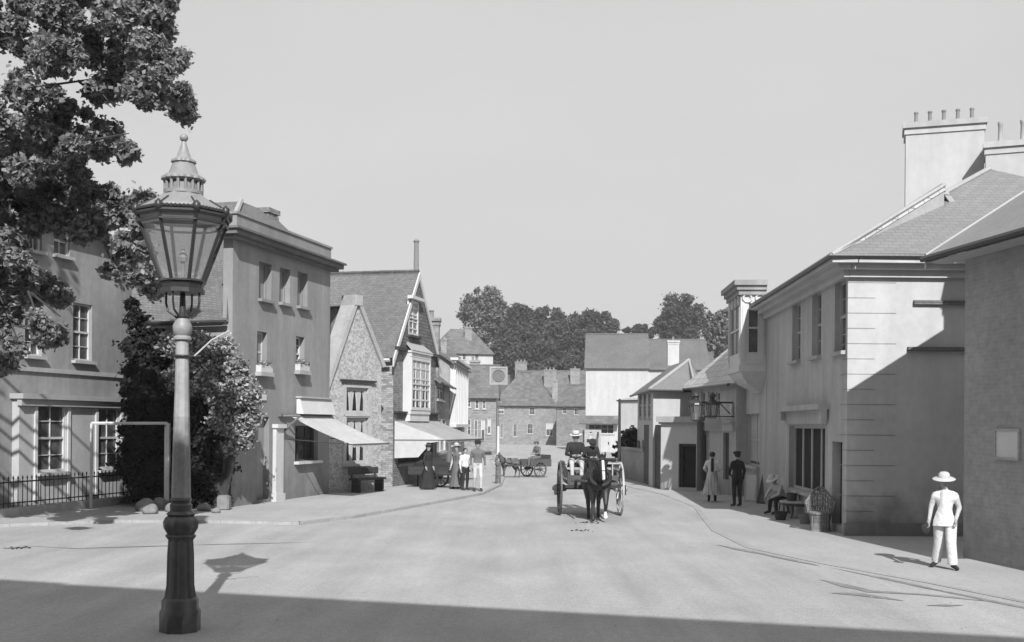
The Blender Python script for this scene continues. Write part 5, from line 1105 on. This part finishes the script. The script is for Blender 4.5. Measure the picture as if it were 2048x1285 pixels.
        if kind == 'cap': hexa(b, [(-.06*f, -.09*f, -.005), (.06*f, -.09*f, -.005), (.05*f, -.16*f, -.02), (-.05*f, -.16*f, -.02), (-.06*f, -.09*f, .008), (.06*f, -.09*f, .008), (.05*f, -.16*f, -.01), (-.05*f, -.16*f, -.01)])
        ang = math.atan2(fw.x, -fw.y); tl = Vector((0, 0, 1)).rotation_difference(up).to_matrix().to_4x4()
        b.transform(T @ tl @ Matrix.Rotation(ang, 4, 'Z') @ Matrix.Rotation(tilt, 4, 'Y'))
        ho = obj('hat', b, mat, rt, smooth=True)
        if kind in ('brim', 'wide', 'bowler'):
            b = NB(); lathe(b, [(.1*f, .022*f), (.101*f, .045*f)], 24); b.transform(T @ tl @ Matrix.Rotation(ang, 4, 'Z') @ Matrix.Rotation(tilt, 4, 'Y')); obj('hat_band', b, M['cloth_mid'] if kind != 'bowler' else M['cloth_dark'], ho, smooth=True)
    return rt, J, f
# 1 the boy in pale clothes crossing at the right
p = G(1889, 1139, .0)
rt, J, f = person('person in pale sun hat and white trousers striding across the right pavement', (p.x, p.y, .006), R(-28), 1.60,
    dict(hipr=(.10, 0, .92), hipl=(-.09, 0, .92), kner=(.12, -.08, .49), ankr=(.15, -.06, .08), toer=(.24, -.18, .04), knel=(-.11, .08, .49), ankl=(-.17, .22, .10), toel=(-.24, .10, .04), elbl=(-.24, .0, 1.14), wril=(-.26, -.10, .91), hanl=(-.27, -.13, .84), elbr=(.24, .05, 1.13), wrir=(.2, -.08, .93), hanr=(.19, -.11, .87), hea=(-.01, -.03, 1.6)),
    dict(top=M['cloth_white'], sleeve=M['cloth_pale'], legs=M['cloth_white'], shoe=M['cloth_dark']), slim=.85, hat=('wide', M['straw'], R(6)))
b = NB()   # white front hanging open between the jacket edges, to the trouser tops
n = 10; prof = [(1.44, .06, -.10), (1.38, .07, -.135), (1.30, .085, -.15), (1.15, .10, -.15), (1.02, .15, -.155), (.92, .18, -.16), (.80, .2, -.165)]
g = [[b.verts.new(Vector((x*(2*i/n-1), y*math.cos((2*i/n-1)*.9), z))*f) for i in range(n+1)] for z, x, y in prof]
for a, c in zip(g, g[1:]):
    for i in range(n): b.faces.new([a[i], a[i+1], c[i+1], c[i]])
bmesh.ops.recalc_face_normals(b, faces=b.faces[:]); obj('apron', b, M['cloth_white'], rt, smooth=True)
b = NB()   # wide white trouser legs
for k in 'rl': lathe_pts = [J['hip'+k]+Vector((0, 0, -.02)), J['kne'+k], J['ank'+k]+Vector((0, 0, .02))]; limb(b, lathe_pts, [.115*f, .09*f, .088*f], 14, cap=False)
obj('trousers', b, M['cloth_white'], rt, smooth=True)
hb = Matrix.Rotation(R(-28), 4, 'Z') @ J['hanl']+Vector((p.x, p.y, .006)); b = NB(); ball(b, hb+Vector((-.05, 0, -.10)), .09, s=(.9, .5, 1.1), sub=3); limb(b, [hb+Vector((-.05, 0, 0)), hb], .016, 6); tag(obj('bag', b, M['cloth_dark'], smooth=True), 'small dark bag in the hand of the person in white trousers', 'bag')
# 2 man in dark suit, 3 woman in striped skirt
p = G(1474, 1014, .006); person('person in dark suit and flat cap standing with back turned beside the leaning white board', (p.x, p.y, .006), R(200), 1.66, dict(elbr=(.25, -.02, 1.13), wrir=(.18, -.16, 1.0), hanr=(.12, -.19, .98)), dict(top=M['cloth_dark'], sleeve=M['cloth_dark'], legs=M['cloth_dark']), slim=1.1, hat=('cap', M['cloth_dark'], 0))
p = G(1424, 1004, .006); rt, J, f = person('person in white blouse and full striped skirt with dark braces, back turned', (p.x, p.y, .006), R(170), 1.6, dict(elbr=(.27, -.03, 1.14), wrir=(.2, -.18, 1.05), hanr=(.15, -.22, 1.04), elbl=(-.27, -.03, 1.14), wril=(-.2, -.18, 1.05), hanl=(-.15, -.22, 1.04)), dict(top=M['cloth_white'], sleeve=M['cloth_white'], legs=M['cloth_dark']), slim=.92)
def skirt(rt, f, mat, r0=.15, r1=.36, z1=1.06, z0=.25, name='skirt', lean=(0, 0)):
    b = NB(); k = 6; lathe(b, [((r1+(r0-r1)*(i/k)**.75)*f, (z0+(z1-z0)*i/k)*f) for i in range(k+1)], 40, sy=.85, wob=lambda a, z: 1+.06*math.sin(9*a)*(1.1-z/f)); return obj(name, b, mat, rt, smooth=True)
skirt(rt, f, M['cloth_stripe'], r1=.37)
b = NB(); limb(b, [Vector((0, .115, 1.46))*f, Vector((0, .128, 1.3))*f, Vector((0, .10, 1.06))*f], [.045*f, .05*f, .05*f], 8); obj('braces', b, M['cloth_dark'], rt, smooth=True)
b = NB(); ball(b, Vector((0, .09, 1.66))*f, .06*f); obj('hair_bun', b, M['hair'], rt, smooth=True)
# 4 seated figure in sun hat among the goods
p = G(1550, 1028, .006); SIT = dict(pel=(0, 0, .46), wai=(0, -.1, .58), che=(0, -.24, .74), nec=(0, -.34, .87), hea=(0, -.42, .99), hipr=(.09, -.02, .44), hipl=(-.09, -.02, .44), kner=(.12, -.42, .46), knel=(-.11, -.42, .46), ankr=(.12, -.40, .08), ankl=(-.11, -.46, .08), toer=(.13, -.56, .04), toel=(-.12, -.62, .04), shor=(.18, -.28, .82), shol=(-.18, -.28, .82), elbr=(.24, -.42, .6), elbl=(-.24, -.42, .6), wrir=(.12, -.6, .5), wril=(-.12, -.6, .5), hanr=(.08, -.66, .46), hanl=(-.08, -.66, .46))
person('person in wide white sun hat and pale clothes sitting bent forward among the furniture', (p.x+.25, p.y, .006), R(-62), 1.62, SIT, dict(top=M['cloth_pale'], sleeve=M['cloth_pale'], legs=M['cloth_dark']), hat=('wide', M['straw'], 0))
b = NB(); st = Matrix.Translation((p.x+.25, p.y, .006)) @ Matrix.Rotation(R(-62), 4, 'Z'); rs = root('stool', 'low wooden stool under the person in the wide sun hat', 'stool', (p.x+.25, p.y, .006), R(-62), local=True)
lathe(b, [(.17, .32), (.18, .34), (.18, .365), (.16, .37)], 16); obj('seat', b, M['dark_wood'], rs)
for i in range(4): a = i*math.pi/2+.8; b = NB(); limb(b, [(.1*math.cos(a), .1*math.sin(a), .33), (.15*math.cos(a), .15*math.sin(a), .0)], .016, 6); obj('leg', b, M['dark_wood'], rs)
# 5-8 people on the left pavement
p = G(955, 983, .071); person('person in grey jacket, dark hat and pale trousers walking towards us at the kerb corner', (p.x, p.y, .071), R(10), 1.76, dict(kner=(.10, -.12, .5), ankr=(.1, -.1, .09), toer=(.11, -.27, .05), anl=(0, 0, 0), ankl=(-.1, .15, .1)), dict(top=M['cloth_mid'], sleeve=M['cloth_mid'], legs=M['cloth_pale']), hat=('bowler', M['cloth_dark'], 0))
p = G(930, 981, .071); person('bareheaded person in white shirt sleeves and dark trousers near the handcart', (p.x, p.y, .071), R(35), 1.5, None, dict(top=M['cloth_white'], sleeve=M['cloth_white'], legs=M['cloth_dark']))
p = G(914, 984, .071); rt, J, f = person('person in white summer hat behind the handcart at the awning edge', (p.x-.1, p.y+1.6, .071), R(-40), 1.62, None, dict(top=M['cloth_mid'], sleeve=M['cloth_pale'], legs=M['cloth_dark']), hat=('brim', M['straw'], 0)); skirt(rt, f, M['cloth_mid'], r1=.3, z0=.1)
p = G(856, 979, .071); rt, J, f = person('person in long black dress and dark hat in the shade under the dull awning', (p.x, p.y, .071), R(60), 1.62, None, dict(top=M['cloth_dark'], sleeve=M['cloth_dark'], legs=M['cloth_dark']), hat=('brim', M['cloth_dark'], 0)); skirt(rt, f, M['cloth_dark'], r1=.36, z0=.04)
# ================================================================== wheels and carts
def wheel(parent, c, axis, Rw, m, spokes=12, w=.05, name='wheel', hub=.09):
    c = Vector(c); axis = Vector(axis).normalized(); b = NB(); x = axis.orthogonal().normalized(); y = axis.cross(x); n = 32; prev = None; first = None
    for i in range(n+1):
        a = 2*math.pi*i/n; d = x*math.cos(a)+y*math.sin(a); r = [b.verts.new(c+d*Rw-axis*w/2), b.verts.new(c+d*Rw+axis*w/2), b.verts.new(c+d*(Rw-.06)+axis*w/2), b.verts.new(c+d*(Rw-.06)-axis*w/2)] if i < n else first
        if prev:
            for j in range(4): b.faces.new([prev[j], prev[(j+1) % 4], r[(j+1) % 4], r[j]])
        else: first = r
        prev = r
    o = obj(name, b, m, parent); b = NB()
    for i in range(spokes): a = 2*math.pi*i/spokes; d = x*math.cos(a)+y*math.sin(a); tube(b, [c+d*.05, c+d*(Rw-.055)], .016, 5)
    obj('spokes', b, m, o); b = NB(); limb(b, [c-axis*.12, c+axis*.12], hub, 10); obj('hub', b, m, o, smooth=True)
    return o
def horse(label, loc, rz, s, mat, blaze=True, group=None, stride=0):
    rt = root('horse', label, 'horse', loc, rz, group, local=True); Sg = []
    def sg(pts, rr, l):
        P = [Vector(q)*s for q in pts]
        for (a, ra), (c, rc) in zip(zip(P, rr), zip(P[1:], rr[1:])): Sg.append((a, c, ra*s, rc*s, l))
    sg([(0, .82, 1.16), (0, .62, 1.22), (0, .25, 1.16), (0, -.15, 1.12), (0, -.5, 1.12), (0, -.62, 1.22)], [.19, .26, .27, .28, .25, .18], 'b')
    sg([(.1, .66, 1.12), (.1, .3, 1.05)], [.2, .22], 'b'); sg([(-.1, .66, 1.12), (-.1, .3, 1.05)], [.2, .22], 'b')
    sg([(0, -.55, 1.2), (0, -.78, 1.46), (0, -.95, 1.68)], [.21, .15, .105], 'n'); sg([(0, -.93, 1.70), (0, -1.05, 1.60), (0, -1.22, 1.36), (0, -1.29, 1.24)], [.115, .12, .085, .07], 'h')
    sg([(.06, -1.0, 1.62), (.05, -1.12, 1.48)], [.07, .05], 'h'); sg([(-.06, -1.0, 1.62), (-.05, -1.12, 1.48)], [.07, .05], 'h')
    for k, e in ((1, stride), (-1, -stride)):
        sg([(.17*k, -.45, 1.0), (.16*k, -.46-e*.5, .78), (.15*k, -.48-e*1.3, .50), (.15*k, -.46-e*.9, .16 if e <= 0 else .26), (.15*k, -.5-e*1.1, .05 if e <= 0 else .14)], [.17, .11, .065, .045, .06], 'l')
        sg([(.19*k, .62, 1.05), (.18*k, .56-e*.3, .84), (.16*k, .84+e*.5, .52), (.16*k, .78+e*1.0, .16), (.16*k, .74+e*1.1, .05)], [.22, .15, .07, .048, .06], 'l')
    b = NB()
    for a, c, r0, r1, l in Sg: limb(b, [a, c], [r0, r1], 10)
    b = remesh(b, .022*s, 3)
    for fc in b.faces:
        p = fc.calc_center_median()/s; fc.smooth = True
        fc.material_index = 1 if blaze and p.y < -1.0 and p.z < 1.72 and abs(p.x) < .035 and fc.normal.y < -.2 else (1 if blaze and p.z < .3 and p.x > 0 and p.y < 0 and p.z > .08 else 0)
    for k in (1, -1): limb(b, [Vector((.07*k, -.93, 1.78))*s, Vector((.085*k, -.95, 1.86))*s, Vector((.08*k, -.96, 1.93))*s], [.035*s, .03*s, .008*s], 6); ball(b, Vector((.108*k, -1.05, 1.63))*s, .022*s, 2, sub=1); ball(b, Vector((.045*k, -1.345, 1.26))*s, .016*s, 2, sub=1)
    obj('body', b, [mat, M['cloth_white'], M['hair']], rt)
    b = NB(); limb(b, [Vector((0, .98, 1.3))*s, Vector((0, 1.12, 1.1))*s, Vector((0, 1.1, .6))*s], [.05*s, .08*s, .04*s], 8); obj('tail', b, M['hair'], rt, smooth=True)
    b = NB()
    for i in range(7): t = i/6; c = Vector((0, -.55-.4*t, 1.5+.34*t))*s; limb(b, [c, c+Vector((.09, .04, -.17))*s], [.045*s, .02*s], 6)
    obj('mane', b, M['hair'], rt)
    b = NB(); ring(b, Vector((0, -.62, 1.25))*s, (0, -.8, .5), .27*s, .055*s, 24, 8); 
    for k in (1, -1): tube(b, [Vector((.27*k, -.6, 1.2))*s, Vector((.34*k, 0, 1.05))*s, Vector((.36*k, .8, 1.0))*s], .02*s, 5); box(b, .115*k*s-.012, .115*k*s+.012, -1.1*s, -.98*s, 1.6*s, 1.7*s)
    ring(b, Vector((0, 0, 1.12))*s, (0, 1, 0), .335*s, .022*s, 24, 6); ring(b, Vector((0, -1.2, 1.38))*s, (0, -.55, -.8), .1*s, .012*s, 16, 5); ring(b, Vector((0, -.99, 1.64))*s, (0, -.6, -.8), .15*s, .014*s, 16, 5); box(b, -.12*s, .12*s, -.1*s, .12*s, 1.42*s, 1.47*s); obj('harness', b, M['leather'], rt, smooth=True)
    return rt
# main cart, coming towards us
cx, cy = at(1181, 850, 30.1).x, 30.1; cr = root('horse_cart', 'two wheeled horse drawn cart with railed body and seat board, driven towards us', 'cart', (cx, cy, 0), R(2), local=True)
Rw = .73
for k, m in ((1, M['cart_pale']), (-1, M['cart_paint'])): wheel(cr, (.83*k, 0, Rw), (1, 0, 0), Rw, m, 12)
b = NB(); tube(b, [(-.8, 0, Rw), (.8, 0, Rw)], .035, 8); obj('axle', b, M['iron'], cr)
b = NB(); box(b, -.66, .66, -.75, 1.0, .86, .92); box(b, -.68, -.63, -.75, 1.0, .92, 1.2); box(b, .63, .68, -.75, 1.0, .92, 1.2); box(b, -.63, .63, .95, 1.0, .92, 1.2); box(b, -.63, .63, -.78, -.74, .8, 1.12); obj('body', b, M['cart_paint'], cr)
for x in (-.72, .72):
    b = NB()
    for y in [-.7+.28*i for i in range(7)]: box(b, x-.02, x+.02, y-.02, y+.02, 1.0, 1.42)
    box(b, x-.025, x+.025, -.75, 1.0, 1.415, 1.47); box(b, x-.018, x+.018, -.74, .99, 1.2, 1.235); obj('side_rail', b, M['cart_pale'], cr)
b = NB(); box(b, .26, .72, -.77, -.735, 1.42, 1.46)
for x in (.3, .52): box(b, x-.015, x+.015, -.76, -.737, 1.0, 1.43)
obj('front_rail', b, M['cart_pale'], cr)
b = NB(); box(b, -.66, .62, -.3, .08, 1.31, 1.36); box(b, -.62, .58, -.26, .05, 1.361, 1.43); bmesh.ops.bevel(b, geom=b.edges[:], offset=.015, segments=2, affect='EDGES'); obj('seat', b, M['leather'], cr)
b = NB(); box(b, .3, .68, -.5, -.31, 1.48, 1.57); bmesh.ops.bevel(b, geom=b.edges[:], offset=.03, segments=2, affect='EDGES'); obj('cushion', b, M['leather'], cr)
b = NB()
for k in (1, -1): limb(b, [(.55*k, .3, .88), (.46*k, -.8, .98), (.40*k, -1.8, 1.02), (.38*k, -2.7, 1.06)], [.04, .04, .035, .025], 8)
obj('shafts', b, M['cart_paint'], cr)
b = NB(); box(b, -.75, .75, -.82, -.78, .78, .86); box(b, -.98, -.9, -.1, .05, .55, .82); box(b, .9, .98, -.1, .05, .55, .82); box(b, -.95, -.7, -.05, 0, .8, .84); box(b, .7, .95, -.05, 0, .8, .84); obj('step', b, M['iron'], cr)
b = NB()
for k in (1, -1): box(b, .74*k-.03, .74*k+.03, -.84, -.72, 1.05, 1.25); lathe(b, [(.02, 1.25), (.05, 1.27), (.01, 1.36)], 8, (.74*k, -.78, 0))
obj('cart_lamp', b, M['iron'], cr)
# pale crate frame standing on the cart
bx = root('crate', 'pale framed crate standing on the cart behind the driver', 'crate', (cx, cy, .93), R(2), local=True)
b = NB(); x0, x1, y0, y1, h = -.10, .30, .35, .75, 1.40
for x in (x0, x1):
    for y in (y0, y1): box(b, x-.03, x+.03, y-.03, y+.03, 0, h)
for z in (.05, h-.06):
    for y in (y0, y1): box(b, x0+.03, x1-.03, y-.025, y+.025, z, z+.06)
    for x in (x0, x1): box(b, x-.025, x+.025, y0+.03, y1-.03, z, z+.06)
obj('frame', b, M['cart_pale'], bx); b = NB(); box(b, x0+.04, x0+.16, y1-.02, y1+.0, .06, h-.03); box(b, x0+.22, x0+.36, y1-.02, y1, .06, h-.03); obj('panel', b, M['pale_wood'], bx)
sp = Matrix.Translation((cx, cy, 0)) @ Matrix.Rotation(R(2), 4, 'Z')
RID = dict(pel=(0, 0, .12), wai=(0, -.02, .27), che=(0, -.06, .46), nec=(0, -.07, .62), hea=(0, -.1, .75), hipr=(.1, -.02, .1), hipl=(-.1, -.02, .1), kner=(.14, -.42, .06), knel=(-.13, -.42, .06), ankr=(.12, -.50, -.34), ankl=(-.12, -.50, -.34), toer=(.13, -.66, -.38), toel=(-.13, -.66, -.38), shor=(.18, -.06, .56), shol=(-.18, -.06, .56), elbr=(.25, -.12, .3), elbl=(-.25, -.12, .3), wrir=(.12, -.34, .26), wril=(-.1, -.34, .26), hanr=(.06, -.40, .27), hanl=(-.05, -.4, .27))
q = sp @ Vector((-.42, -.1, 1.36)); person('cart driver in pale brimmed hat and dark jacket sitting on the cart', tuple(q), R(2), 1.72, RID, dict(top=M['cloth_dark'], sleeve=M['cloth_dark'], legs=M['cloth_pale']), hat=('brim', M['straw'], R(-4)), slim=1.1)
RD2 = dict(RID); RD2.update(hea=(.0, -.16, .71), face=Vector((.3, -1, -.35)))
q = sp @ Vector((.02, -.05, 1.36)); person('smaller dark clothed person sitting beside the cart driver', tuple(q), R(8), 1.42, RD2, dict(top=M['cloth_dark'], sleeve=M['cloth_dark'], legs=M['cloth_dark']), hat=('cap', M['cloth_dark'], 0))
b = NB()
for k in (1, -1): tube(b, [sp @ Vector((-.42+.05*k, -.52, 1.56)), sp @ Vector((.1*k, -1.2, 1.5)), sp @ Vector((.15*k, -2.3, 1.52)), sp @ Vector((.11*k, -2.92, 1.35))], .008, 5)
tag(obj('reins', b, M['leather']), 'leather reins running from the driver to the dark horse', 'reins')
q = sp @ Vector((0.0, -1.75, 0)); horse('dark horse with white blaze harnessed to the cart, walking towards us', tuple(q), R(3), .93, M['horse'], stride=.16)
# distant pony cart
p = G(1018, 956); hd = R(-52); horse('small grey pony pulling the low cart far down the street', (p.x, p.y, 0), hd, .62, M['horse_mid'], blaze=False, stride=.08)
dv = Vector((-math.sin(hd), math.cos(hd), 0)); cp = Vector((p.x, p.y, 0))+dv*1.45
rt = root('pony_cart', 'low two wheeled cart behind the small grey pony far down the street', 'cart', tuple(cp), hd, local=True)
for k in (1, -1): wheel(rt, (.5*k, 0, .38), (1, 0, 0), .38, M['cart_paint'], 10, .04, hub=.06)
b = NB(); box(b, -.42, .42, -.5, .75, .5, .56); box(b, -.42, -.38, -.5, .75, .56, .85); box(b, .38, .42, -.5, .75, .56, .85); box(b, -.38, .38, .71, .75, .56, 1.05); obj('body', b, M['cart_paint'], rt)
b = NB(); tube(b, [(-.5, 0, .38), (.5, 0, .38)], .03, 6); obj('axle', b, M['iron'], rt)
b = NB()
for k in (1, -1): limb(b, [(.34*k, -.4, .52), (.25*k, -1.9, .62)], .025, 6)
obj('shafts', b, M['cart_paint'], rt)
b = NB(); box(b, -.4, .4, .1, .4, .72, .78); obj('seat', b, M['dark_wood'], rt)
sp = Matrix.Translation(cp) @ Matrix.Rotation(hd, 4, 'Z'); q = sp @ Vector((0, .28, .82)); person('distant driver in cap and grey jacket sitting on the low pony cart', tuple(q), hd, 1.68, RID, dict(top=M['cloth_mid'], sleeve=M['cloth_mid'], legs=M['cloth_mid']), hat=('cap', M['cloth_mid'], 0))
# handcart with covered load under the awning
p = G(903, 980, .071); hr = R(70); rt = root('handcart', 'dark handcart with spoked wheels standing under the edge of the dull awning', 'handcart', (p.x-.7, p.y+1.3, .071), hr, local=True)
for k in (1, -1): wheel(rt, (.5*k, 0, .36), (1, 0, 0), .36, M['iron'], 10, .045, hub=.06)
b = NB(); box(b, -.42, .42, -.9, .9, .48, .55); box(b, -.42, -.38, -.9, .9, .55, .8); box(b, .38, .42, -.9, .9, .55, .8); box(b, -.38, .38, .86, .9, .55, .8); obj('body', b, M['dark_wood'], rt)
b = NB(); tube(b, [(-.5, 0, .36), (.5, 0, .36)], .03, 6); obj('axle', b, M['iron'], rt)
b = NB()
for k in (1, -1): limb(b, [(.38*k, -.8, .5), (.36*k, -1.7, .75)], .025, 6); tube(b, [(.36*k, -.85, .5), (.36*k, -.9, .0)], .025, 6)
obj('handle', b, M['dark_wood'], rt)
b = NB(); ball(b, (0, .05, .78), .6, s=(.66, 1.35, .55), sub=3); bmesh.ops.bisect_plane(b, geom=b.verts[:]+b.edges[:]+b.faces[:], plane_co=(0, 0, .57), plane_no=(0, 0, -1), clear_outer=True)
for v in b.verts: v.co += Vector((0, 0, .05*math.sin(v.co.x*9+1)*math.cos(v.co.y*7)))
sk = root('load_cover', 'dark cloth cover heaped over the handcart load', 'cover', (p.x-.7, p.y+1.3, .071), hr, local=True); obj('cloth', b, M['cloth_dark'], sk, smooth=True)
# stall table with baskets in the awning's shade
q = WD.P(1.6, .071, 1.1); rs = root('stall_table', 'dark trestle stall table under the dull awning', 'table', tuple(q), math.atan2(WD.d.y, WD.d.x), local=True)
b = NB(); box(b, -1.2, 1.2, -.4, .4, .7, .76); obj('tabletop', b, M['dark_wood'], rs)
for x in (-1, 1):
    for y in (-.3, .3): b = NB(); box(b, x-.03, x+.03, y-.03, y+.03, 0, .7); obj('leg', b, M['dark_wood'], rs)
BL = ['left hand wicker basket on the dark stall table', 'middle wicker basket on the dark stall table', 'right hand wicker basket on the dark stall table']
for i, x in enumerate((-.8, 0, .8)):
    c = q+Vector((WD.d.x, WD.d.y, 0))*x+Vector((0, 0, .765)); b = NB(); lathe(b, [(.17, 0), (.25, .2), (.27, .22), (.24, .2), (.16, .03)], 16, c); tag(obj('basket', b, M['wicker'], smooth=True), BL[i], 'basket', 'baskets on the stall')
# ================================================================== furniture put out on the right pavement
def leaning(name, label, cat, u, v, wd, ht, rz, tilt, fm, pm):
    p = G(u, v, .006); rt = root(name, label, cat, (p.x, p.y, .006), rz, local=True); T = Matrix.Rotation(tilt, 4, 'X')
    b = NB(); e = .05
    for q in ((-wd/2, wd/2, 0, e), (-wd/2, wd/2, ht-e, ht), (-wd/2, -wd/2+e, e, ht-e), (wd/2-e, wd/2, e, ht-e)): box(b, q[0], q[1], -.025, .025, q[2], q[3])
    b.transform(T); obj('frame', b, fm, rt); b = NB(); box(b, -wd/2+e, wd/2-e, -.01, .012, e, ht-e); b.transform(T); obj('panel', b, pm, rt)
    b = NB(); P = T @ Vector((0, .03, ht*.9)); tube(b, [P, Vector((0, P.y+ht*.45, .0))], .02, 6); obj('prop', b, M['dark_wood'], rt); return rt
leaning('display_board', 'blank white display board leaning on its prop behind the dark suited person', 'board', 1500, 1004, .42, .95, R(-25), R(-12), M['pale_wood'], M['white_paint'])
leaning('mirror', 'tall dark framed mirror leaning against the rendered house wall', 'mirror', 1524, 1008, .4, 1.15, R(-50), R(-18), M['dark_wood'], M['glass_mid'])
leaning('fire_screen', 'pale framed screen leaning close behind the display board', 'screen', 1514, 998, .38, 1.05, R(-40), R(-14), M['pale_wood'], M['cloth_pale'])
def wchair(label, u, v, rz, m, s=1.0):
    p = G(u, v, .006); rt = root('wicker_chair', label, 'chair', (p.x, p.y, .006), rz, local=True)
    b = NB(); n = 20; z0, z1 = .36*s, .42*s
    lathe(b, [(.24*s, z0), (.27*s, z0+.02), (.27*s, z1), (.22*s, z1+.015)], 20); obj('seat', b, m, rt)
    b = NB(); g = []
    for i in range(n+1):   # back and arms wrap round the seat
        a = math.pi*(-.12+1.24*i/n); t = math.sin(a)**1 if 0 <= a <= math.pi else 0; top = (.62+.34*max(0, math.sin(a))**3)*s
        g.append([b.verts.new((.29*s*math.cos(a)*(1+.14*k), .27*s*math.sin(a)*(1+.2*k), z1+(top-z1)*k)) for k in (0, .25, .5, .75, 1)])
    P_ = [[v_.co.copy() for v_ in q_] for q_ in g]; b.free(); b = NB(); tops = [q_[4] for q_ in P_]
    for i, q_ in enumerate(P_): tube(b, q_ if i % 2 else [q_[0], q_[2], q_[4]], .011, 5)
    for k in (1, 2, 3): tube(b, [q_[k] for q_ in P_], .013, 5)
    for i in range(0, n-1, 2): tube(b, [P_[i][0], P_[i+2][4]], .008, 4); tube(b, [P_[i+2][0], P_[i][4]], .008, 4)
    o = obj('backrest', b, m, rt)
    b = NB(); tube(b, tops, .028, 6); obj('rim', b, m, o)
    b = NB(); lathe(b, [(.25*s, .0), (.21*s, .18*s), (.245*s, z0)], 20); obj('skirt', b, m, rt)
    for i in range(4): a = math.pi/4+i*math.pi/2; b = NB(); tube(b, [(.24*s*math.cos(a), .24*s*math.sin(a), 0), (.24*s*math.cos(a), .24*s*math.sin(a), z0)], .018, 6); obj('leg', b, m, rt)
    return rt
wchair('pale wicker armchair nearest the doorway on the right pavement', 1640, 1062, R(-15), M['wicker'], 1.05)
wchair('darker wicker armchair set sideways against the doorway jamb', 1678, 1056, R(-60), grey('old_wicker', .2, .8, big=(2, .12), fine=(30, .3), pat='brick', pw=.06, ph=.022, pamp=.3, pv=.3), 1.0)
p = G(1600, 1036, .006); rt = root('round_table', 'low round wooden table with curved rim and goods heaped on it', 'table', (p.x, p.y, .006), 0, local=True)
b = NB(); lathe(b, [(.52, .40), (.55, .42), (.55, .45), (.5, .46)], 28); obj('tabletop', b, M['pale_wood'], rt); b = NB(); lathe(b, [(.48, .33), (.49, .34), (.49, .399), (.4, .399)], 28); obj('apron', b, M['dark_wood'], rt)
for i in range(4): a = math.pi/4+i*math.pi/2; b = NB(); limb(b, [(.4*math.cos(a), .4*math.sin(a), .36), (.36*math.cos(a), .36*math.sin(a), .18), (.46*math.cos(a), .46*math.sin(a), .0)], [.035, .025, .02], 8); obj('leg', b, M['dark_wood'], rt)
tb = Vector((p.x, p.y, .006))
for i, (x, y, r, h, lab) in enumerate(((-.25, -.1, .15, .2, 'wide dark basket on the left of the round table'), (.1, .1, .13, .26, 'tall dark basket at the middle of the round table'), (.3, -.12, .1, .14, 'small dark basket on the right of the round table'))):
    b = NB(); lathe(b, [(r*.8, .465), (r, .465+h), (r*.93, .465+h), (r*.7, .49)], 16, tb+Vector((x, y, 0))); tag(obj('basket', b, M['dark_wood'], smooth=True), lab, 'basket', 'baskets on the round table')
p = G(1590, 1014, .006); rt = root('bench', 'dark slatted bench under the shop window of the rendered house', 'bench', (p.x+.3, p.y, .006), R(-86), local=True)
b = NB()
for k in range(4): box(b, -1.1, 1.1, -.22+.115*k, -.12+.115*k, .42, .45)
obj('seat', b, M['dark_wood'], rt); b = NB()
for k in range(3): box(b, -1.1, 1.1, .24, .27, .55+.13*k, .65+.13*k)
obj('backrest', b, M['dark_wood'], rt)
for x in (-1, 1):
    b = NB(); box(b, x-.03, x+.03, -.2, -.14, 0, .42); box(b, x-.03, x+.03, .27, .31, 0, .95); box(b, x-.03, x+.03, -.14, .27, .38, .415); obj('leg', b, M['dark_wood'], rt)
p = G(1612, 1048, .006); b = NB(); lathe(b, [(.14, 0), (.2, .22), (.21, .25), (.18, .24), (.12, .03)], 16, p); tag(obj('basket', b, M['wicker'], smooth=True), 'pale wicker basket on the ground between round table and armchair', 'basket')
p = G(1552, 1040, .006); b = NB(); lathe(b, [(.13, 0), (.17, .2), (.18, .22), (.15, .21), (.11, .03)], 16, p+Vector((.12, 0, 0))); tag(obj('basket', b, M['dark_wood'], smooth=True), 'dark round basket on the ground by the sitting person', 'basket')
